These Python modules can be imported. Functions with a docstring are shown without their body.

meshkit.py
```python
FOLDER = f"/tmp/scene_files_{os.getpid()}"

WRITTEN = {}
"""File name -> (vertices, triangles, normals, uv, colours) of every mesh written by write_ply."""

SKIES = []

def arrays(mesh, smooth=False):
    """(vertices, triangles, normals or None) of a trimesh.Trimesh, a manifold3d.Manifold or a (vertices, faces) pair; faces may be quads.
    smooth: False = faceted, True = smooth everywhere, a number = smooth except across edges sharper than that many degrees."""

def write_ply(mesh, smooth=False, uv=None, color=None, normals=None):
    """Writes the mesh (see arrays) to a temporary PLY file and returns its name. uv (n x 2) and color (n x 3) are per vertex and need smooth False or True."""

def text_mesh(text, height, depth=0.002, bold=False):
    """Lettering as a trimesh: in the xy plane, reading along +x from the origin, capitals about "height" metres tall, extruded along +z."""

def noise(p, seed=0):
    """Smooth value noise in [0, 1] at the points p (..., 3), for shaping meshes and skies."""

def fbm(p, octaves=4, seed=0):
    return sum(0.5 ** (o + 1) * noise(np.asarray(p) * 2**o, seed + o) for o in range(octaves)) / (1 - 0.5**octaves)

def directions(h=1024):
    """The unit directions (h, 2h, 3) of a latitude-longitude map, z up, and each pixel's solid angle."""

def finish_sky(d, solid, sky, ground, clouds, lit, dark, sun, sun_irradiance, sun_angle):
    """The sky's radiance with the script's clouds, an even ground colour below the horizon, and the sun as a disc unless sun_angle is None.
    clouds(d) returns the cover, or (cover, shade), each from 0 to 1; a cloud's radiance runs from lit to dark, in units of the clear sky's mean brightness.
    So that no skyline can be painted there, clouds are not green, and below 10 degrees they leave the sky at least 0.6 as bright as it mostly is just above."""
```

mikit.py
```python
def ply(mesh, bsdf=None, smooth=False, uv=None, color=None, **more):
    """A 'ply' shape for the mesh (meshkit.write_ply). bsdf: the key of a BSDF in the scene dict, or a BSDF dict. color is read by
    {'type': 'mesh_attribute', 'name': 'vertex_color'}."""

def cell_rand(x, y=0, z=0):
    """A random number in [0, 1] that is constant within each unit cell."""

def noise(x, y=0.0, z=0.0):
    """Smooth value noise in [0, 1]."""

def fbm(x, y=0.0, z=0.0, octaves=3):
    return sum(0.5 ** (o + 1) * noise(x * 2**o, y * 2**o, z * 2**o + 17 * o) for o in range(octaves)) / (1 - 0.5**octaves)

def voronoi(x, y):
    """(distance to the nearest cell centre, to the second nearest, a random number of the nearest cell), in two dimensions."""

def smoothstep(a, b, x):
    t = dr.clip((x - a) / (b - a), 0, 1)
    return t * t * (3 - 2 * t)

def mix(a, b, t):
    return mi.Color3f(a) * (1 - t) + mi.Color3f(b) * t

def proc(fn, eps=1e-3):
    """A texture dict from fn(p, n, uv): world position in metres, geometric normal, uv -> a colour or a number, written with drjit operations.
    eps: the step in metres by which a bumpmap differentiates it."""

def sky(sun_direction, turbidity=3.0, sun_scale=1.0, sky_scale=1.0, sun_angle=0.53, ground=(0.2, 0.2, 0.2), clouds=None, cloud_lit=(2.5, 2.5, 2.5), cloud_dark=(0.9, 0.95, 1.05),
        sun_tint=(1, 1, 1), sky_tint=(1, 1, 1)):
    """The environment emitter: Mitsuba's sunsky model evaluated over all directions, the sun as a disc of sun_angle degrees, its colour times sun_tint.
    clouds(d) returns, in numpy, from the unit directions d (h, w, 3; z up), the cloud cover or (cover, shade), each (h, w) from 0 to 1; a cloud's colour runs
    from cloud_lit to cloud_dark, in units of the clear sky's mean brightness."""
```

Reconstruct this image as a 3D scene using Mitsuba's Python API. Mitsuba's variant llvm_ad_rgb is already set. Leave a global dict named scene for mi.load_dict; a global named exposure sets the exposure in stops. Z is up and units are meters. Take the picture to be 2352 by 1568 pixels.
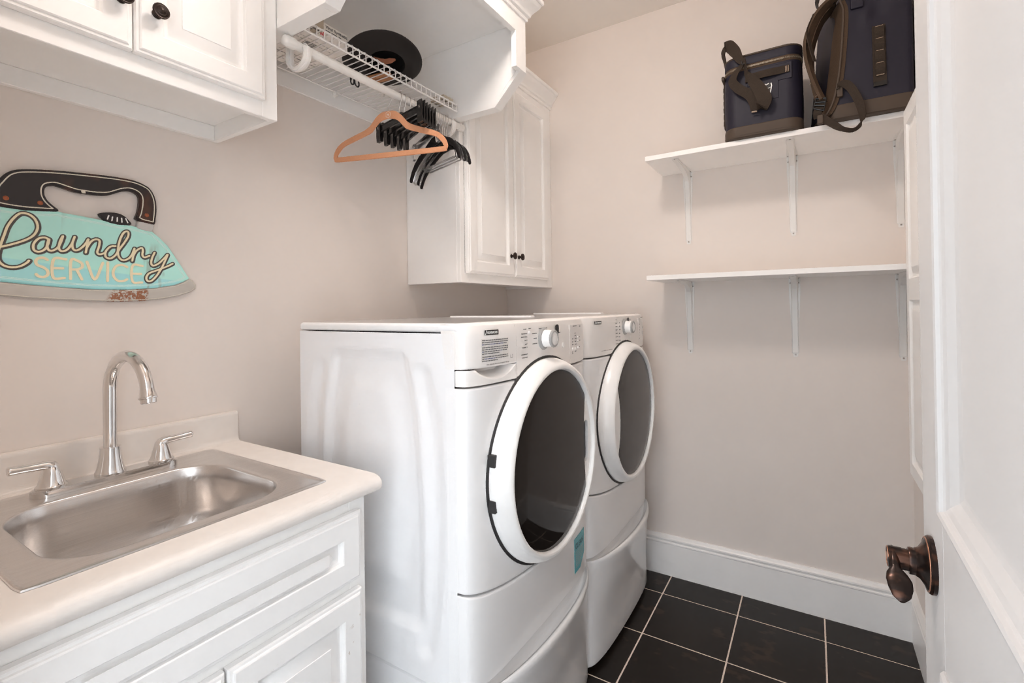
import math, random
import numpy as np, trimesh, manifold3d, shapely
from shapely.geometry import Polygon, LineString, Point, box as sbox
from shapely.ops import unary_union
import mitsuba as mi, drjit as dr
import mikit, meshkit

random.seed(7)
rng = np.random.default_rng(7)
scene, labels = {}, {}
PI = math.pi

# ------------------------------------------------------------------ camera, light, exposure
CAM = np.array([1.5123, -2.3766, 1.2972])
FW = np.array([-0.52840029, 0.84897868, 0.00532277])
UP = np.array([0.01489016, 0.00299867, 0.99988464])
FOCAL = 1107.43
scene['camera'] = {
    'type': 'perspective', 'fov': math.degrees(2 * math.atan(1176 / FOCAL)), 'fov_axis': 'x',
    'near_clip': 0.01, 'far_clip': 60.0,
    'principal_point_offset_x': 0.0, 'principal_point_offset_y': 82.95 / 1568,
    'to_world': mi.ScalarTransform4f().look_at(origin=CAM.tolist(), target=(CAM + FW).tolist(), up=UP.tolist()),
}
exposure = 0.0
DAY = 3.25                     # daylight of the bright hall outside the doorway
LAMP = 47.0                   # flush ceiling lamp
scene['daylight'] = {'type': 'constant', 'radiance': {'type': 'rgb', 'value': [0.94 * DAY, 1.0 * DAY, 1.06 * DAY]}}
LAMP_RGB = [1.0 * LAMP, 0.895 * LAMP, 0.83 * LAMP]


# ------------------------------------------------------------------ materials
def rgb(*c):
    return {'type': 'rgb', 'value': list(c)}


def two(b):
    return {'type': 'twosided', 'bsdf': b}


def pr(color, rough=0.5, metal=0.0, spec=0.5, **k):
    return two({'type': 'principled', 'base_color': color if isinstance(color, dict) else rgb(*color), 'roughness': rough, 'metallic': metal, 'specular': spec, **k})


def f_wall(p, n, uv):
    t = mikit.fbm(p.x * 3.1, p.y * 3.1, p.z * 3.1)
    return mikit.mix((0.690, 0.632, 0.590), (0.715, 0.658, 0.617), t)


def f_tile(p, n, uv):
    t = mikit.fbm(p.x * 9, p.y * 9, 0.3, 4)
    v = mikit.smoothstep(0.60, 0.72, mikit.fbm(p.x * 17 + 5, p.y * 23, 1.7, 4))
    r = mikit.cell_rand(dr.floor((p.x + 0.3138) / 0.3085), dr.floor((p.y + 0.1725) / 0.3085), 3)
    base = mikit.mix((0.0085, 0.0065, 0.0058), (0.019, 0.0140, 0.0112), t * 0.75 + 0.25 * r)
    return mikit.mix(base, (0.040, 0.022, 0.013), v * 0.55)


def f_lam(p, n, uv):
    t = mikit.fbm(p.x * 26, p.y * 26, p.z * 26, 4)
    return mikit.mix((0.655, 0.61, 0.57), (0.725, 0.685, 0.645), t)


def f_sole(p, n, uv):
    a = mikit.fbm(p.x * 60, p.y * 14, p.z * 30, 4)
    b = mikit.smoothstep(0.57, 0.63, mikit.fbm(p.y * 13 + 9, p.z * 10, 2.0, 2)) * mikit.smoothstep(0.42, 0.55, mikit.fbm(p.y * 190, p.z * 190, 0.5, 3))
    base = mikit.mix((0.40, 0.375, 0.34), (0.56, 0.535, 0.495), a)
    return mikit.mix(base, (0.27, 0.115, 0.06), b)


def f_teal(p, n, uv):
    st = mikit.smoothstep(0.56, 0.68, mikit.fbm(p.y * 60, p.z * 13, 0.3, 3)) * mikit.smoothstep(0.45, 0.6, mikit.fbm(p.y * 9 + 3, p.z * 5, 1.1, 2))
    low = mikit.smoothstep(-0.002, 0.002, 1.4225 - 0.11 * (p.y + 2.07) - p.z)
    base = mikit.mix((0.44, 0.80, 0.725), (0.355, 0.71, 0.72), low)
    return mikit.mix(base, (0.30, 0.34, 0.28), st * 0.55)


def f_iron(p, n, uv):
    t = mikit.smoothstep(0.5, 0.75, mikit.fbm(p.y * 26, p.z * 17, 0.2, 3))
    return mikit.mix((0.020, 0.017, 0.018), (0.085, 0.035, 0.020), t * 0.7)


def f_orb(p, n, uv):
    t = mikit.smoothstep(0.50, 0.72, mikit.fbm(p.x * 70, p.y * 70, p.z * 70, 3))
    return mikit.mix((0.026, 0.018, 0.016), (0.22, 0.09, 0.05), t * 0.30)


def f_navy(p, n, uv):
    t = mikit.fbm(p.x * 240, p.y * 240, p.z * 240, 2)
    u = mikit.fbm(p.x * 11, p.y * 11, p.z * 9, 3)
    return mikit.mix((0.0080, 0.0075, 0.0175), (0.0155, 0.0130, 0.0245), t * 0.35 + u * 0.65)


def f_web(p, n, uv):
    t = mikit.noise(p.x * 700, p.y * 700, p.z * 500)
    return mikit.mix((0.030, 0.0215, 0.0160), (0.043, 0.0310, 0.0230), t)


def f_pad(p, n, uv):
    t = mikit.fbm(p.x * 420, p.y * 420, p.z * 420, 2)
    return mikit.mix((0.056, 0.036, 0.024), (0.086, 0.058, 0.039), t)


def f_steel(p, n, uv):
    t = mikit.noise(p.y * 12, p.x * 900, p.z * 900)
    return mikit.mix((0.70, 0.67, 0.65), (0.78, 0.755, 0.735), t)


def f_peach(p, n, uv):
    t = mikit.fbm(p.x * 600, p.y * 600, p.z * 600, 2)
    return mikit.mix((0.50, 0.235, 0.130), (0.62, 0.315, 0.180), t)


def f_leather(p, n, uv):
    t = mikit.fbm(p.x * 90, p.y * 60, p.z * 60, 3)
    return mikit.mix((0.32, 0.135, 0.058), (0.52, 0.245, 0.120), t)


def f_scuff(p, n, uv):
    t = mikit.smoothstep(0.66, 0.72, mikit.fbm(p.y * 95, p.z * 140, 1.3, 4)) * mikit.smoothstep(0.60, 0.70, mikit.fbm(p.y * 9 + 1.5, p.z * 12, 0.7, 2))
    return mikit.mix((0.80, 0.795, 0.785), (0.45, 0.38, 0.33), t * 0.6)


M = {
    'wall_paint': pr(mikit.proc(f_wall), 0.62, spec=0.3),
    'ceiling_paint': pr((0.78, 0.74, 0.69), 0.8, spec=0.2),
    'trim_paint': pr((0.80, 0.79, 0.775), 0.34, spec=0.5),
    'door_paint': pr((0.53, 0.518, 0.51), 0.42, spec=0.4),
    'cabinet_paint': pr((0.82, 0.812, 0.795), 0.36, spec=0.45),
    'cabinet_scuffed': pr(mikit.proc(f_scuff), 0.36, spec=0.45),
    'shelf_melamine': pr((0.82, 0.805, 0.785), 0.4, spec=0.45),
    'bracket_metal': pr((0.72, 0.71, 0.69), 0.4, spec=0.5),
    'screw_metal': pr((0.30, 0.27, 0.25), 0.4, 0.8),
    'hole_dark': pr((0.02, 0.018, 0.016), 0.6),
    'tile_stone': pr(mikit.proc(f_tile), 0.34, spec=0.25),
    'grout': pr((0.72, 0.60, 0.52), 0.85, spec=0.2),
    'laminate': pr(mikit.proc(f_lam), 0.42, spec=0.45),
    'enamel_white': two({'type': 'roughplastic', 'diffuse_reflectance': rgb(0.84, 0.84, 0.84), 'int_ior': 1.52, 'alpha': 0.03, 'nonlinear': False}),
    'enamel_side': pr((0.80, 0.805, 0.815), 0.26, spec=0.5),
    'plastic_white': pr((0.83, 0.825, 0.81), 0.22, spec=0.5),
    'console_white': pr((0.79, 0.765, 0.74), 0.30, spec=0.5),
    'plastic_grey': pr((0.34, 0.34, 0.335), 0.3, spec=0.5),
    'plastic_black': pr((0.008, 0.0075, 0.0075), 0.13, spec=0.36),
    'rubber_black': pr((0.016, 0.015, 0.015), 0.55),
    'door_glass': pr((0.010, 0.0075, 0.0065), 0.03, spec=0.30),
    'print_dark': pr((0.10, 0.10, 0.105), 0.6),
    'print_grey': pr((0.36, 0.34, 0.33), 0.6),
    'print_black': pr((0.012, 0.012, 0.012), 0.5),
    'print_blue': pr((0.13, 0.14, 0.24), 0.6),
    'print_red': pr((0.55, 0.05, 0.06), 0.6),
    'print_white': pr((0.80, 0.79, 0.77), 0.5),
    'paper_white': pr((0.74, 0.71, 0.67), 0.6),
    'chrome': pr((0.80, 0.79, 0.78), 0.06, 1.0),
    'wire_chrome': pr((0.66, 0.64, 0.62), 0.2, 1.0),
    'stainless': pr(mikit.proc(f_steel), 0.26, 1.0, anisotropic=0.5),
    'stainless_bowl': pr(mikit.proc(f_steel), 0.27, 1.0, anisotropic=0.6),
    'bronze': pr(mikit.proc(f_orb), 0.25, 0.75, spec=0.4),
    'knob_bronze': pr((0.035, 0.025, 0.021), 0.33, 0.75),
    'copper_edge': pr((0.60, 0.30, 0.19), 0.3, 1.0),
    'vinyl_white': pr((0.80, 0.785, 0.765), 0.35, spec=0.5),
    'rod_plastic': pr((0.76, 0.745, 0.715), 0.35, spec=0.5),
    'peach_velvet': pr(mikit.proc(f_peach), 0.9, spec=0.1, sheen=0.5, sheen_tint=0.5),
    'black_velvet': pr((0.014, 0.012, 0.012), 0.85, spec=0.15, sheen=0.15),
    'felt_black': pr((0.0085, 0.0075, 0.0075), 0.75, spec=0.25),
    'felt_brim': pr((0.0095, 0.0080, 0.0080), 0.5, spec=0.35),
    'lining_copper': pr((0.42, 0.165, 0.095), 0.35, spec=0.5),
    'leather_tan': pr(mikit.proc(f_leather), 0.5, spec=0.35),
    'clear_plastic': {'type': 'dielectric', 'int_ior': 1.49, 'ext_ior': 1.0},
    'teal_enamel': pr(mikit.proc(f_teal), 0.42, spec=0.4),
    'sign_black': pr(mikit.proc(f_iron), 0.42, spec=0.4),
    'sign_sole': pr(mikit.proc(f_sole), 0.5, spec=0.4),
    'sign_cap': pr((0.50, 0.49, 0.47), 0.4, spec=0.5),
    'sign_cream': pr((0.80, 0.71, 0.50), 0.5, spec=0.3),
    'sign_glow': pr((0.62, 0.58, 0.50), 0.5, spec=0.3),
    'sign_halo': pr((0.085, 0.080, 0.075), 0.5, spec=0.3),
    'sign_rust': pr((0.30, 0.095, 0.045), 0.6, spec=0.3),
    'sign_rust_dark': pr((0.06, 0.02, 0.015), 0.6, spec=0.3),
    'sign_line': pr((0.62, 0.80, 0.75), 0.45, spec=0.4),
    'navy_fabric': pr(mikit.proc(f_navy), 0.55, spec=0.35),
    'webbing': pr(mikit.proc(f_web), 0.8, spec=0.2),
    'brown_pad': pr(mikit.proc(f_pad), 0.85, spec=0.15),
    'brown_rubber': pr((0.066, 0.047, 0.035), 0.6, spec=0.3),
    'stitch': pr((0.32, 0.24, 0.18), 0.7),
    'zip_brass': pr((0.30, 0.26, 0.20), 0.4, 0.6),
    'tag_teal': pr((0.085, 0.33, 0.37), 0.35, spec=0.5),
    'tag_ink': pr((0.03, 0.085, 0.10), 0.5),
    'carton': pr((0.45, 0.39, 0.31), 0.75, spec=0.2),
    'lamp_white': pr((0.8, 0.78, 0.75), 0.5),
}
for k_, v_ in M.items():
    scene['bsdf_' + k_] = v_


# ------------------------------------------------------------------ keys, labels
USED = set()


def key_of(name, parent=None):
    base = name if parent is None else parent + '__' + name
    k, i = base, 0
    while k in USED:
        i += 1
        k = f'{base}_{i:03d}'
    USED.add(k)
    return k


def put(name, mesh, mat, parent=None, smooth=30, label=None, kind=None, **more):
    k = key_of(name, parent)
    scene[k] = mikit.ply(mesh, 'bsdf_' + mat, smooth=smooth, **more)
    d = {}
    if label: d['label'] = label
    if kind: d['kind'] = kind
    if d: labels[k] = d
    return k


def thing(name, label, cat, group=None):
    k = key_of(name)
    labels[k] = {'label': label, 'category': cat}
    if group: labels[k]['group'] = group
    return k


def struct(name, mesh, mat, smooth=30, parent=None):
    k = put(name, mesh, mat, parent, smooth)
    if parent is None: labels[k] = {'kind': 'structure'}
    return k


# ------------------------------------------------------------------ mesh tools
def cat(*ms):
    ms = [m for m in ms if m is not None]
    return ms[0] if len(ms) == 1 else trimesh.util.concatenate(ms)


def tm(v, f):
    f = np.asarray(f)
    if f.shape[1] == 4:
        f = np.vstack([f[:, [0, 1, 2]], f[:, [0, 2, 3]]])
    return trimesh.Trimesh(np.asarray(v, float), f, process=False)


def bx(x0, x1, y0, y1, z0, z1, b=0.0015):
    """Chamfered box."""
    b = min(b, (x1 - x0) * .45, (y1 - y0) * .45, (z1 - z0) * .45)
    if b <= 0:
        m = trimesh.creation.box((x1 - x0, y1 - y0, z1 - z0)); m.apply_translation(((x0 + x1) / 2, (y0 + y1) / 2, (z0 + z1) / 2)); return m
    pts = []
    for sx in (0, 1):
        for sy in (0, 1):
            for sz in (0, 1):
                c = np.array([x1 if sx else x0, y1 if sy else y0, z1 if sz else z0])
                s = np.array([-1 if sx else 1, -1 if sy else 1, -1 if sz else 1]) * b
                for k in range(3):
                    o = s.copy(); o[k] = 0; pts.append(c + o)
    return trimesh.convex.convex_hull(np.array(pts))


def rbox(x0, x1, y0, y1, z0, z1, r=0.01, seg=16):
    sp = manifold3d.Manifold.sphere(r, seg)
    ms = [sp.translate((x, y, z)) for x in (x0 + r, x1 - r) for y in (y0 + r, y1 - r) for z in (z0 + r, z1 - r)]
    return mtri(manifold3d.Manifold.batch_hull(ms))


def mtri(m):
    q = m.to_mesh()
    return trimesh.Trimesh(np.array(q.vert_properties[:, :3]), np.array(q.tri_verts), process=False)


def tman(t):
    t = t.copy(); t.merge_vertices()
    return manifold3d.Manifold(manifold3d.Mesh(np.asarray(t.vertices, np.float32), np.asarray(t.faces, np.uint32)))


def catmull(p, n=8, closed=False):
    p = np.asarray(p, float)
    if len(p) < 3: return p
    q = np.vstack([p[-1], p, p[0], p[1]]) if closed else np.vstack([2 * p[0] - p[1], p, 2 * p[-1] - p[-2]])
    out = []
    for i in range(1, len(q) - 2):
        a, b, c, d = q[i - 1], q[i], q[i + 1], q[i + 2]
        for t in np.arange(n) / n:
            out.append(0.5 * ((2 * b) + (c - a) * t + (2 * a - 5 * b + 4 * c - d) * t * t + (3 * b - a - 3 * c + d) * t ** 3))
    if not closed: out.append(p[-1])
    return np.array(out)


def tube(path, r, sides=10, closed=False):
    p = np.asarray(path, float)
    n = len(p)
    r = np.broadcast_to(np.asarray(r, float), (n,))
    t = (np.roll(p, -1, 0) - np.roll(p, 1, 0)) if closed else np.gradient(p, axis=0)
    t /= np.linalg.norm(t, axis=1, keepdims=True) + 1e-12
    a = np.cross(t[0], [0, 0, 1.0] if abs(t[0][2]) < .9 else [1.0, 0, 0]); a /= np.linalg.norm(a)
    ang = np.arange(sides) * 2 * PI / sides
    V = []
    for i in range(n):
        a = a - t[i] * (a @ t[i]); a /= np.linalg.norm(a)
        b = np.cross(t[i], a)
        V.append(p[i] + r[i] * (np.cos(ang)[:, None] * a + np.sin(ang)[:, None] * b))
    V = np.vstack(V)
    F = []
    for i in range(n if closed else n - 1):
        j = (i + 1) % n
        for k in range(sides):
            l = (k + 1) % sides
            F.append([i * sides + k, i * sides + l, j * sides + l, j * sides + k])
    F = np.array(F); F = np.vstack([F[:, [0, 1, 2]], F[:, [0, 2, 3]]]).tolist()
    if not closed:
        V = np.vstack([V, p[0], p[-1]]); c0, c1 = len(V) - 2, len(V) - 1
        for k in range(sides):
            l = (k + 1) % sides
            F.append([c0, l, k]); F.append([c1, (n - 1) * sides + k, (n - 1) * sides + l])
    return tm(V, F)


def cyl(p0, p1, r, sides=20):
    return tube([p0, p1], r, sides)


def lathe(prof, origin=(0, 0, 0), axis=(0, 0, 1), seg=32):
    """prof: (radius, height) pairs along axis."""
    ax = np.asarray(axis, float); ax /= np.linalg.norm(ax)
    a = np.cross(ax, [0, 0, 1.0] if abs(ax[2]) < .9 else [1.0, 0, 0]); a /= np.linalg.norm(a)
    b = np.cross(ax, a)
    ang = np.arange(seg) * 2 * PI / seg
    ring = np.cos(ang)[:, None] * a + np.sin(ang)[:, None] * b
    V, F = [], []
    for (r, h) in prof:
        V.append(np.asarray(origin) + ax * h + ring * (r if r > 1e-5 else 0.0))
    for i in range(len(prof) - 1):
        for k in range(seg):
            l = (k + 1) % seg
            F.append([i * seg + k, i * seg + l, (i + 1) * seg + l, (i + 1) * seg + k])
    m = tm(np.vstack(V), F)
    m.merge_vertices(); m.update_faces(m.nondegenerate_faces()); m.remove_unreferenced_vertices()
    return m


def extrude(poly, h, axis='x', at=0.0):
    """Shapely polygon, extruded by h. axis x: polygon (y, z); axis y: polygon (x, z); axis z: polygon (x, y)."""
    out = []
    for g in getattr(poly, 'geoms', [poly]):
        if g.is_empty or g.area < 1e-9: continue
        out.append(trimesh.creation.extrude_polygon(g, h, engine='earcut'))
    m = cat(*out)
    v = np.array(m.vertices)
    if axis == 'x': w = np.stack([v[:, 2] + at, v[:, 0], v[:, 1]], 1); f = m.faces
    elif axis == 'y': w = np.stack([v[:, 0], v[:, 2] + at, v[:, 1]], 1); f = m.faces[:, ::-1]
    else: w = v + [0, 0, at]; f = m.faces
    return trimesh.Trimesh(w, f, process=False)


def bevel_extrude(poly, h, bev, axis='x', at=0.0):
    """Extrusion whose far edge is rounded by stacked insets (as a pressed sheet)."""
    steps = [(0, 0.0, h - bev), (bev * .3, h - bev, h - bev * .45), (bev * .7, h - bev * .45, h - bev * .12), (bev, h - bev * .12, h)]
    return cat(*[extrude(poly.buffer(-i), b - a, axis, at + a) for i, a, b in steps])


def grid(P, flip=False):
    P = np.asarray(P, float); nv, nu = P.shape[:2]
    i, j = np.meshgrid(np.arange(nv - 1), np.arange(nu - 1), indexing='ij')
    a = (i * nu + j).ravel()
    F = np.stack([a, a + 1, a + nu + 1, a + nu], 1)
    if flip: F = F[:, ::-1]
    return tm(P.reshape(-1, 3), F)


def rings(u0, u1, v0, v1, prof, place, arch=None):
    """Mitred mouldings: prof = (inset, height) rings of a rectangle; place(u, v, h) -> points."""
    V, F = [], []
    for (i, h) in prof:
        q = np.array([[u0 + i, v0 + i], [u1 - i, v0 + i], [u1 - i, v1 - i], [u0 + i, v1 - i]])
        V.append(place(q[:, 0], q[:, 1], np.full(4, h)))
    for k in range(len(prof) - 1):
        for c in range(4):
            d = (c + 1) % 4
            F.append([k * 4 + c, k * 4 + d, (k + 1) * 4 + d, (k + 1) * 4 + c])
    n = (len(prof) - 1) * 4
    F.append([n, n + 1, n + 2, n + 3]); F.append([3, 2, 1, 0])
    return tm(np.vstack(V), F)


def faceX(X0):                      # faces +X
    return lambda u, v, h: np.stack([X0 + h, u, v], 1)


def faceXn(X0):                     # faces -X (u runs along -Y)
    return lambda u, v, h: np.stack([X0 - h, -u, v], 1)


def sweep(prof, path, normals, ups):
    """Profile (a, b) carried along path points; a along normals[i], b along ups[i]. Closed profile, capped."""
    prof = np.asarray(prof, float); n = len(prof)
    V = np.vstack([np.asarray(p) + prof[:, :1] * np.asarray(nn) + prof[:, 1:] * np.asarray(uu) for p, nn, uu in zip(path, normals, ups)])
    F = []
    m = len(path)
    for i in range(m - 1):
        for k in range(n):
            l = (k + 1) % n
            F += [[i * n + k, (i + 1) * n + k, (i + 1) * n + l], [i * n + k, (i + 1) * n + l, i * n + l]]
    tri = trimesh.creation.triangulate_polygon(Polygon(prof), engine='earcut')[1] if n > 2 else []
    base = Polygon(prof)
    vv, ff = trimesh.creation.triangulate_polygon(base, engine='earcut')
    from scipy.spatial import cKDTree
    idx = cKDTree(prof).query(vv)[1]
    for t in ff:
        t = idx[t]
        F.append([t[0], t[1], t[2]]); F.append([(m - 1) * n + t[0], (m - 1) * n + t[2], (m - 1) * n + t[1]])
    r = tm(V, F); r.fix_normals()
    return r


def strap(path, width_dirs, w, th=0.0025, n=8):
    p = catmull(path, n)
    wd = catmull(width_dirs, n) if len(width_dirs) == len(path) else np.broadcast_to(np.asarray(width_dirs[0], float), p.shape).copy()
    w_ = np.interp(np.linspace(0, 1, len(p)), np.linspace(0, 1, len(np.atleast_1d(w))), np.atleast_1d(w)) if np.ndim(w) else np.full(len(p), w)
    t = np.gradient(p, axis=0); t /= np.linalg.norm(t, axis=1, keepdims=True) + 1e-9
    wd = wd - t * (wd * t).sum(1, keepdims=True); wd /= np.linalg.norm(wd, axis=1, keepdims=True) + 1e-9
    nn = np.cross(t, wd)
    V = []
    for i in range(len(p)):
        a, b = wd[i] * w_[i] / 2, nn[i] * th / 2
        V += [p[i] - a - b, p[i] + a - b, p[i] + a + b, p[i] - a + b]
    F = []
    for i in range(len(p) - 1):
        for k in range(4):
            l = (k + 1) % 4
            F.append([i * 4 + k, i * 4 + l, (i + 1) * 4 + l, (i + 1) * 4 + k])
    e = (len(p) - 1) * 4
    F += [[0, 3, 2, 1], [e, e + 1, e + 2, e + 3]]
    m = tm(np.array(V), F); m.fix_normals()
    return m


def rot_z(m, deg, at):
    m = m.copy(); m.apply_transform(trimesh.transformations.rotation_matrix(math.radians(deg), [0, 0, 1], at)); return m


def moved(m, d):
    m = m.copy(); m.apply_translation(d); return m


def stroke(lines, w, smooth=True, sc=0.001, o=(0, 0), n=6):
    gs = []
    for l in lines:
        q = np.array(l, float) * sc + np.array(o)
        if smooth and len(q) > 2: q = catmull(q, n)
        gs.append(LineString(q).buffer(w / 2, quad_segs=4))
    return unary_union(gs)


# ------------------------------------------------------------------ the room
W, H, FRONT = 1.832, 2.74, -2.30
struct('wall_left', bx(-0.12, 0.0, FRONT - .12, 0.12, -0.05, H + .05, 0), 'wall_paint', False)
struct('wall_back', bx(0.0, W + .12, 0.0, 0.12, -0.05, H + .05, 0), 'wall_paint', False)
struct('wall_right', bx(W, W + .12, FRONT - .12, 0.0, -0.05, H + .05, 0), 'wall_paint', False)
DX0, DX1, DH = 0.80, 1.70, 2.06
struct('wall_front', cat(bx(0.0, DX0, FRONT - .12, FRONT, 0, H, 0), bx(DX1, W, FRONT - .12, FRONT, 0, H, 0), bx(DX0, DX1, FRONT - .12, FRONT, DH, H, 0)), 'wall_paint', False)
struct('ceiling', bx(-.12, W + .12, FRONT - .12, .12, H, H + .05, 0), 'ceiling_paint', False)
trim = cat(bx(DX0 - .09, DX0, FRONT, FRONT + .018, 0, DH + .09, .004), bx(DX1, W - .002, FRONT, FRONT + .018, 0, DH + .09, .004), bx(DX0, DX1, FRONT, FRONT + .018, DH, DH + .09, .004))
struct('trim_1', trim, 'trim_paint')

# floor: recessed grout bed and single tiles
fl = struct('floor', bx(-.12, W + .12, FRONT - 1.2, .12, -0.05, -0.0015, 0), 'grout', False)
S, XA, Y1, G = 0.3085, 0.9199, -0.1725, 0.0056
nt = 0
for i in range(-3, 4):
    for j in range(0, 11):
        x0, x1 = XA + i * S, XA + (i + 1) * S
        y1 = Y1 + S - j * S; y0 = y1 - S
        a, b, c, d = max(x0 + G / 2, 0.001), min(x1 - G / 2, W - .001), max(y0 + G / 2, FRONT - 1.2), min(y1 - G / 2, -.001)
        if b - a < .02 or d - c < .02: continue
        put('tile', bx(a, b, c, d, -0.006, 0.0 + rng.uniform(-.0003, .0003), 0.0012), 'tile_stone', fl)

# baseboards: 19 cm with a moulded cap
BB = [(0, 0), (.014, 0), (.014, .150), (.0165, .153), (.0165, .158), (.012, .161), (.0125, .166), (.0165, .172), (.0160, .178), (.011, .183), (.009, .188), (.006, .192), (0, .193)]
def skirt(p0, p1, nrm):
    return sweep(BB, [p0, p1], [nrm, nrm], [(0, 0, 1)] * 2)
struct('baseboard_back', skirt((0.001, 0, 0), (W - .001, 0, 0), (0, -1, 0)), 'trim_paint')
struct('baseboard_right', skirt((W, -.0005, 0), (W, FRONT + .02, 0), (-1, 0, 0)), 'trim_paint')
struct('baseboard_left', skirt((0, -1.58, 0), (0, -.0005, 0), (1, 0, 0)), 'trim_paint')

# ceiling lamp (its light): a flush glass bowl in a bronze pan
LX, LY = 0.95, -1.50
k = thing('ceiling_light', 'round flush ceiling lamp with a white glass bowl', 'lamp')
put('pan', lathe([(0, H), (.17, H), (.172, H - .02), (.165, H - .035), (0, H - .035)], (LX, LY, 0)), 'knob_bronze', k)
bowl = lathe([(.155, H - .034), (.157, H - .05), (.150, H - .085), (.125, H - .115), (.08, H - .135), (.03, H - .143), (0.0, H - .144)][::-1], (LX, LY, 0), seg=40)
bowl.fix_normals()
kk = key_of('bowl', k)
scene[kk] = mikit.ply(bowl, 'bsdf_lamp_white', smooth=40, emitter={'type': 'area', 'radiance': {'type': 'rgb', 'value': LAMP_RGB}})

# the room door, open against the right wall: free edge near y = -1.46
TH = -0.8
dx_, dy_ = 1.644, -1.474
def door_place(u, v, h):            # u from the free edge towards the hinge, h out of the near face (towards -X)
    c, s = math.cos(math.radians(TH)), math.sin(math.radians(TH))
    u, v, h = (np.asarray(q, float) for q in (u, v, h))
    return np.stack([dx_ + s * u - c * h, dy_ - c * u - s * h, v + 0 * u], -1)
DWID, DHT = 0.815, 2.04
def dslab(u0, u1, v0, v1, h0=-.036, h1=0.0, b=.0015):
    m = bx(u0, u1, v0, v1, h0, h1, b)
    v = np.array(m.vertices); m = trimesh.Trimesh(door_place(v[:, 0], v[:, 1], v[:, 2]), m.faces, process=False); m.fix_normals(); return m
st = 0.135
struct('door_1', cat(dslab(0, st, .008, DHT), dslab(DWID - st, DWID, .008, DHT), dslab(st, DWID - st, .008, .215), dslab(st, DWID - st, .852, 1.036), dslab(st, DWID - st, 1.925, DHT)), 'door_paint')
for (v0, v1) in ((.215, .852), (1.036, 1.925)):
    prof = [(0, -.034), (0, .0020), (.0025, .0055), (.0070, .0066), (.0105, .0050), (.0120, .0010), (.0140, -.0010), (.0200, -.0035), (.0300, -.0105), (.0360, -.0125), (.0400, -.0130)]
    V = rings(st, DWID - st, v0, v1, prof, door_place); V.fix_normals()
    put('panel', V, 'door_paint', 'door_1', False)
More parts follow.
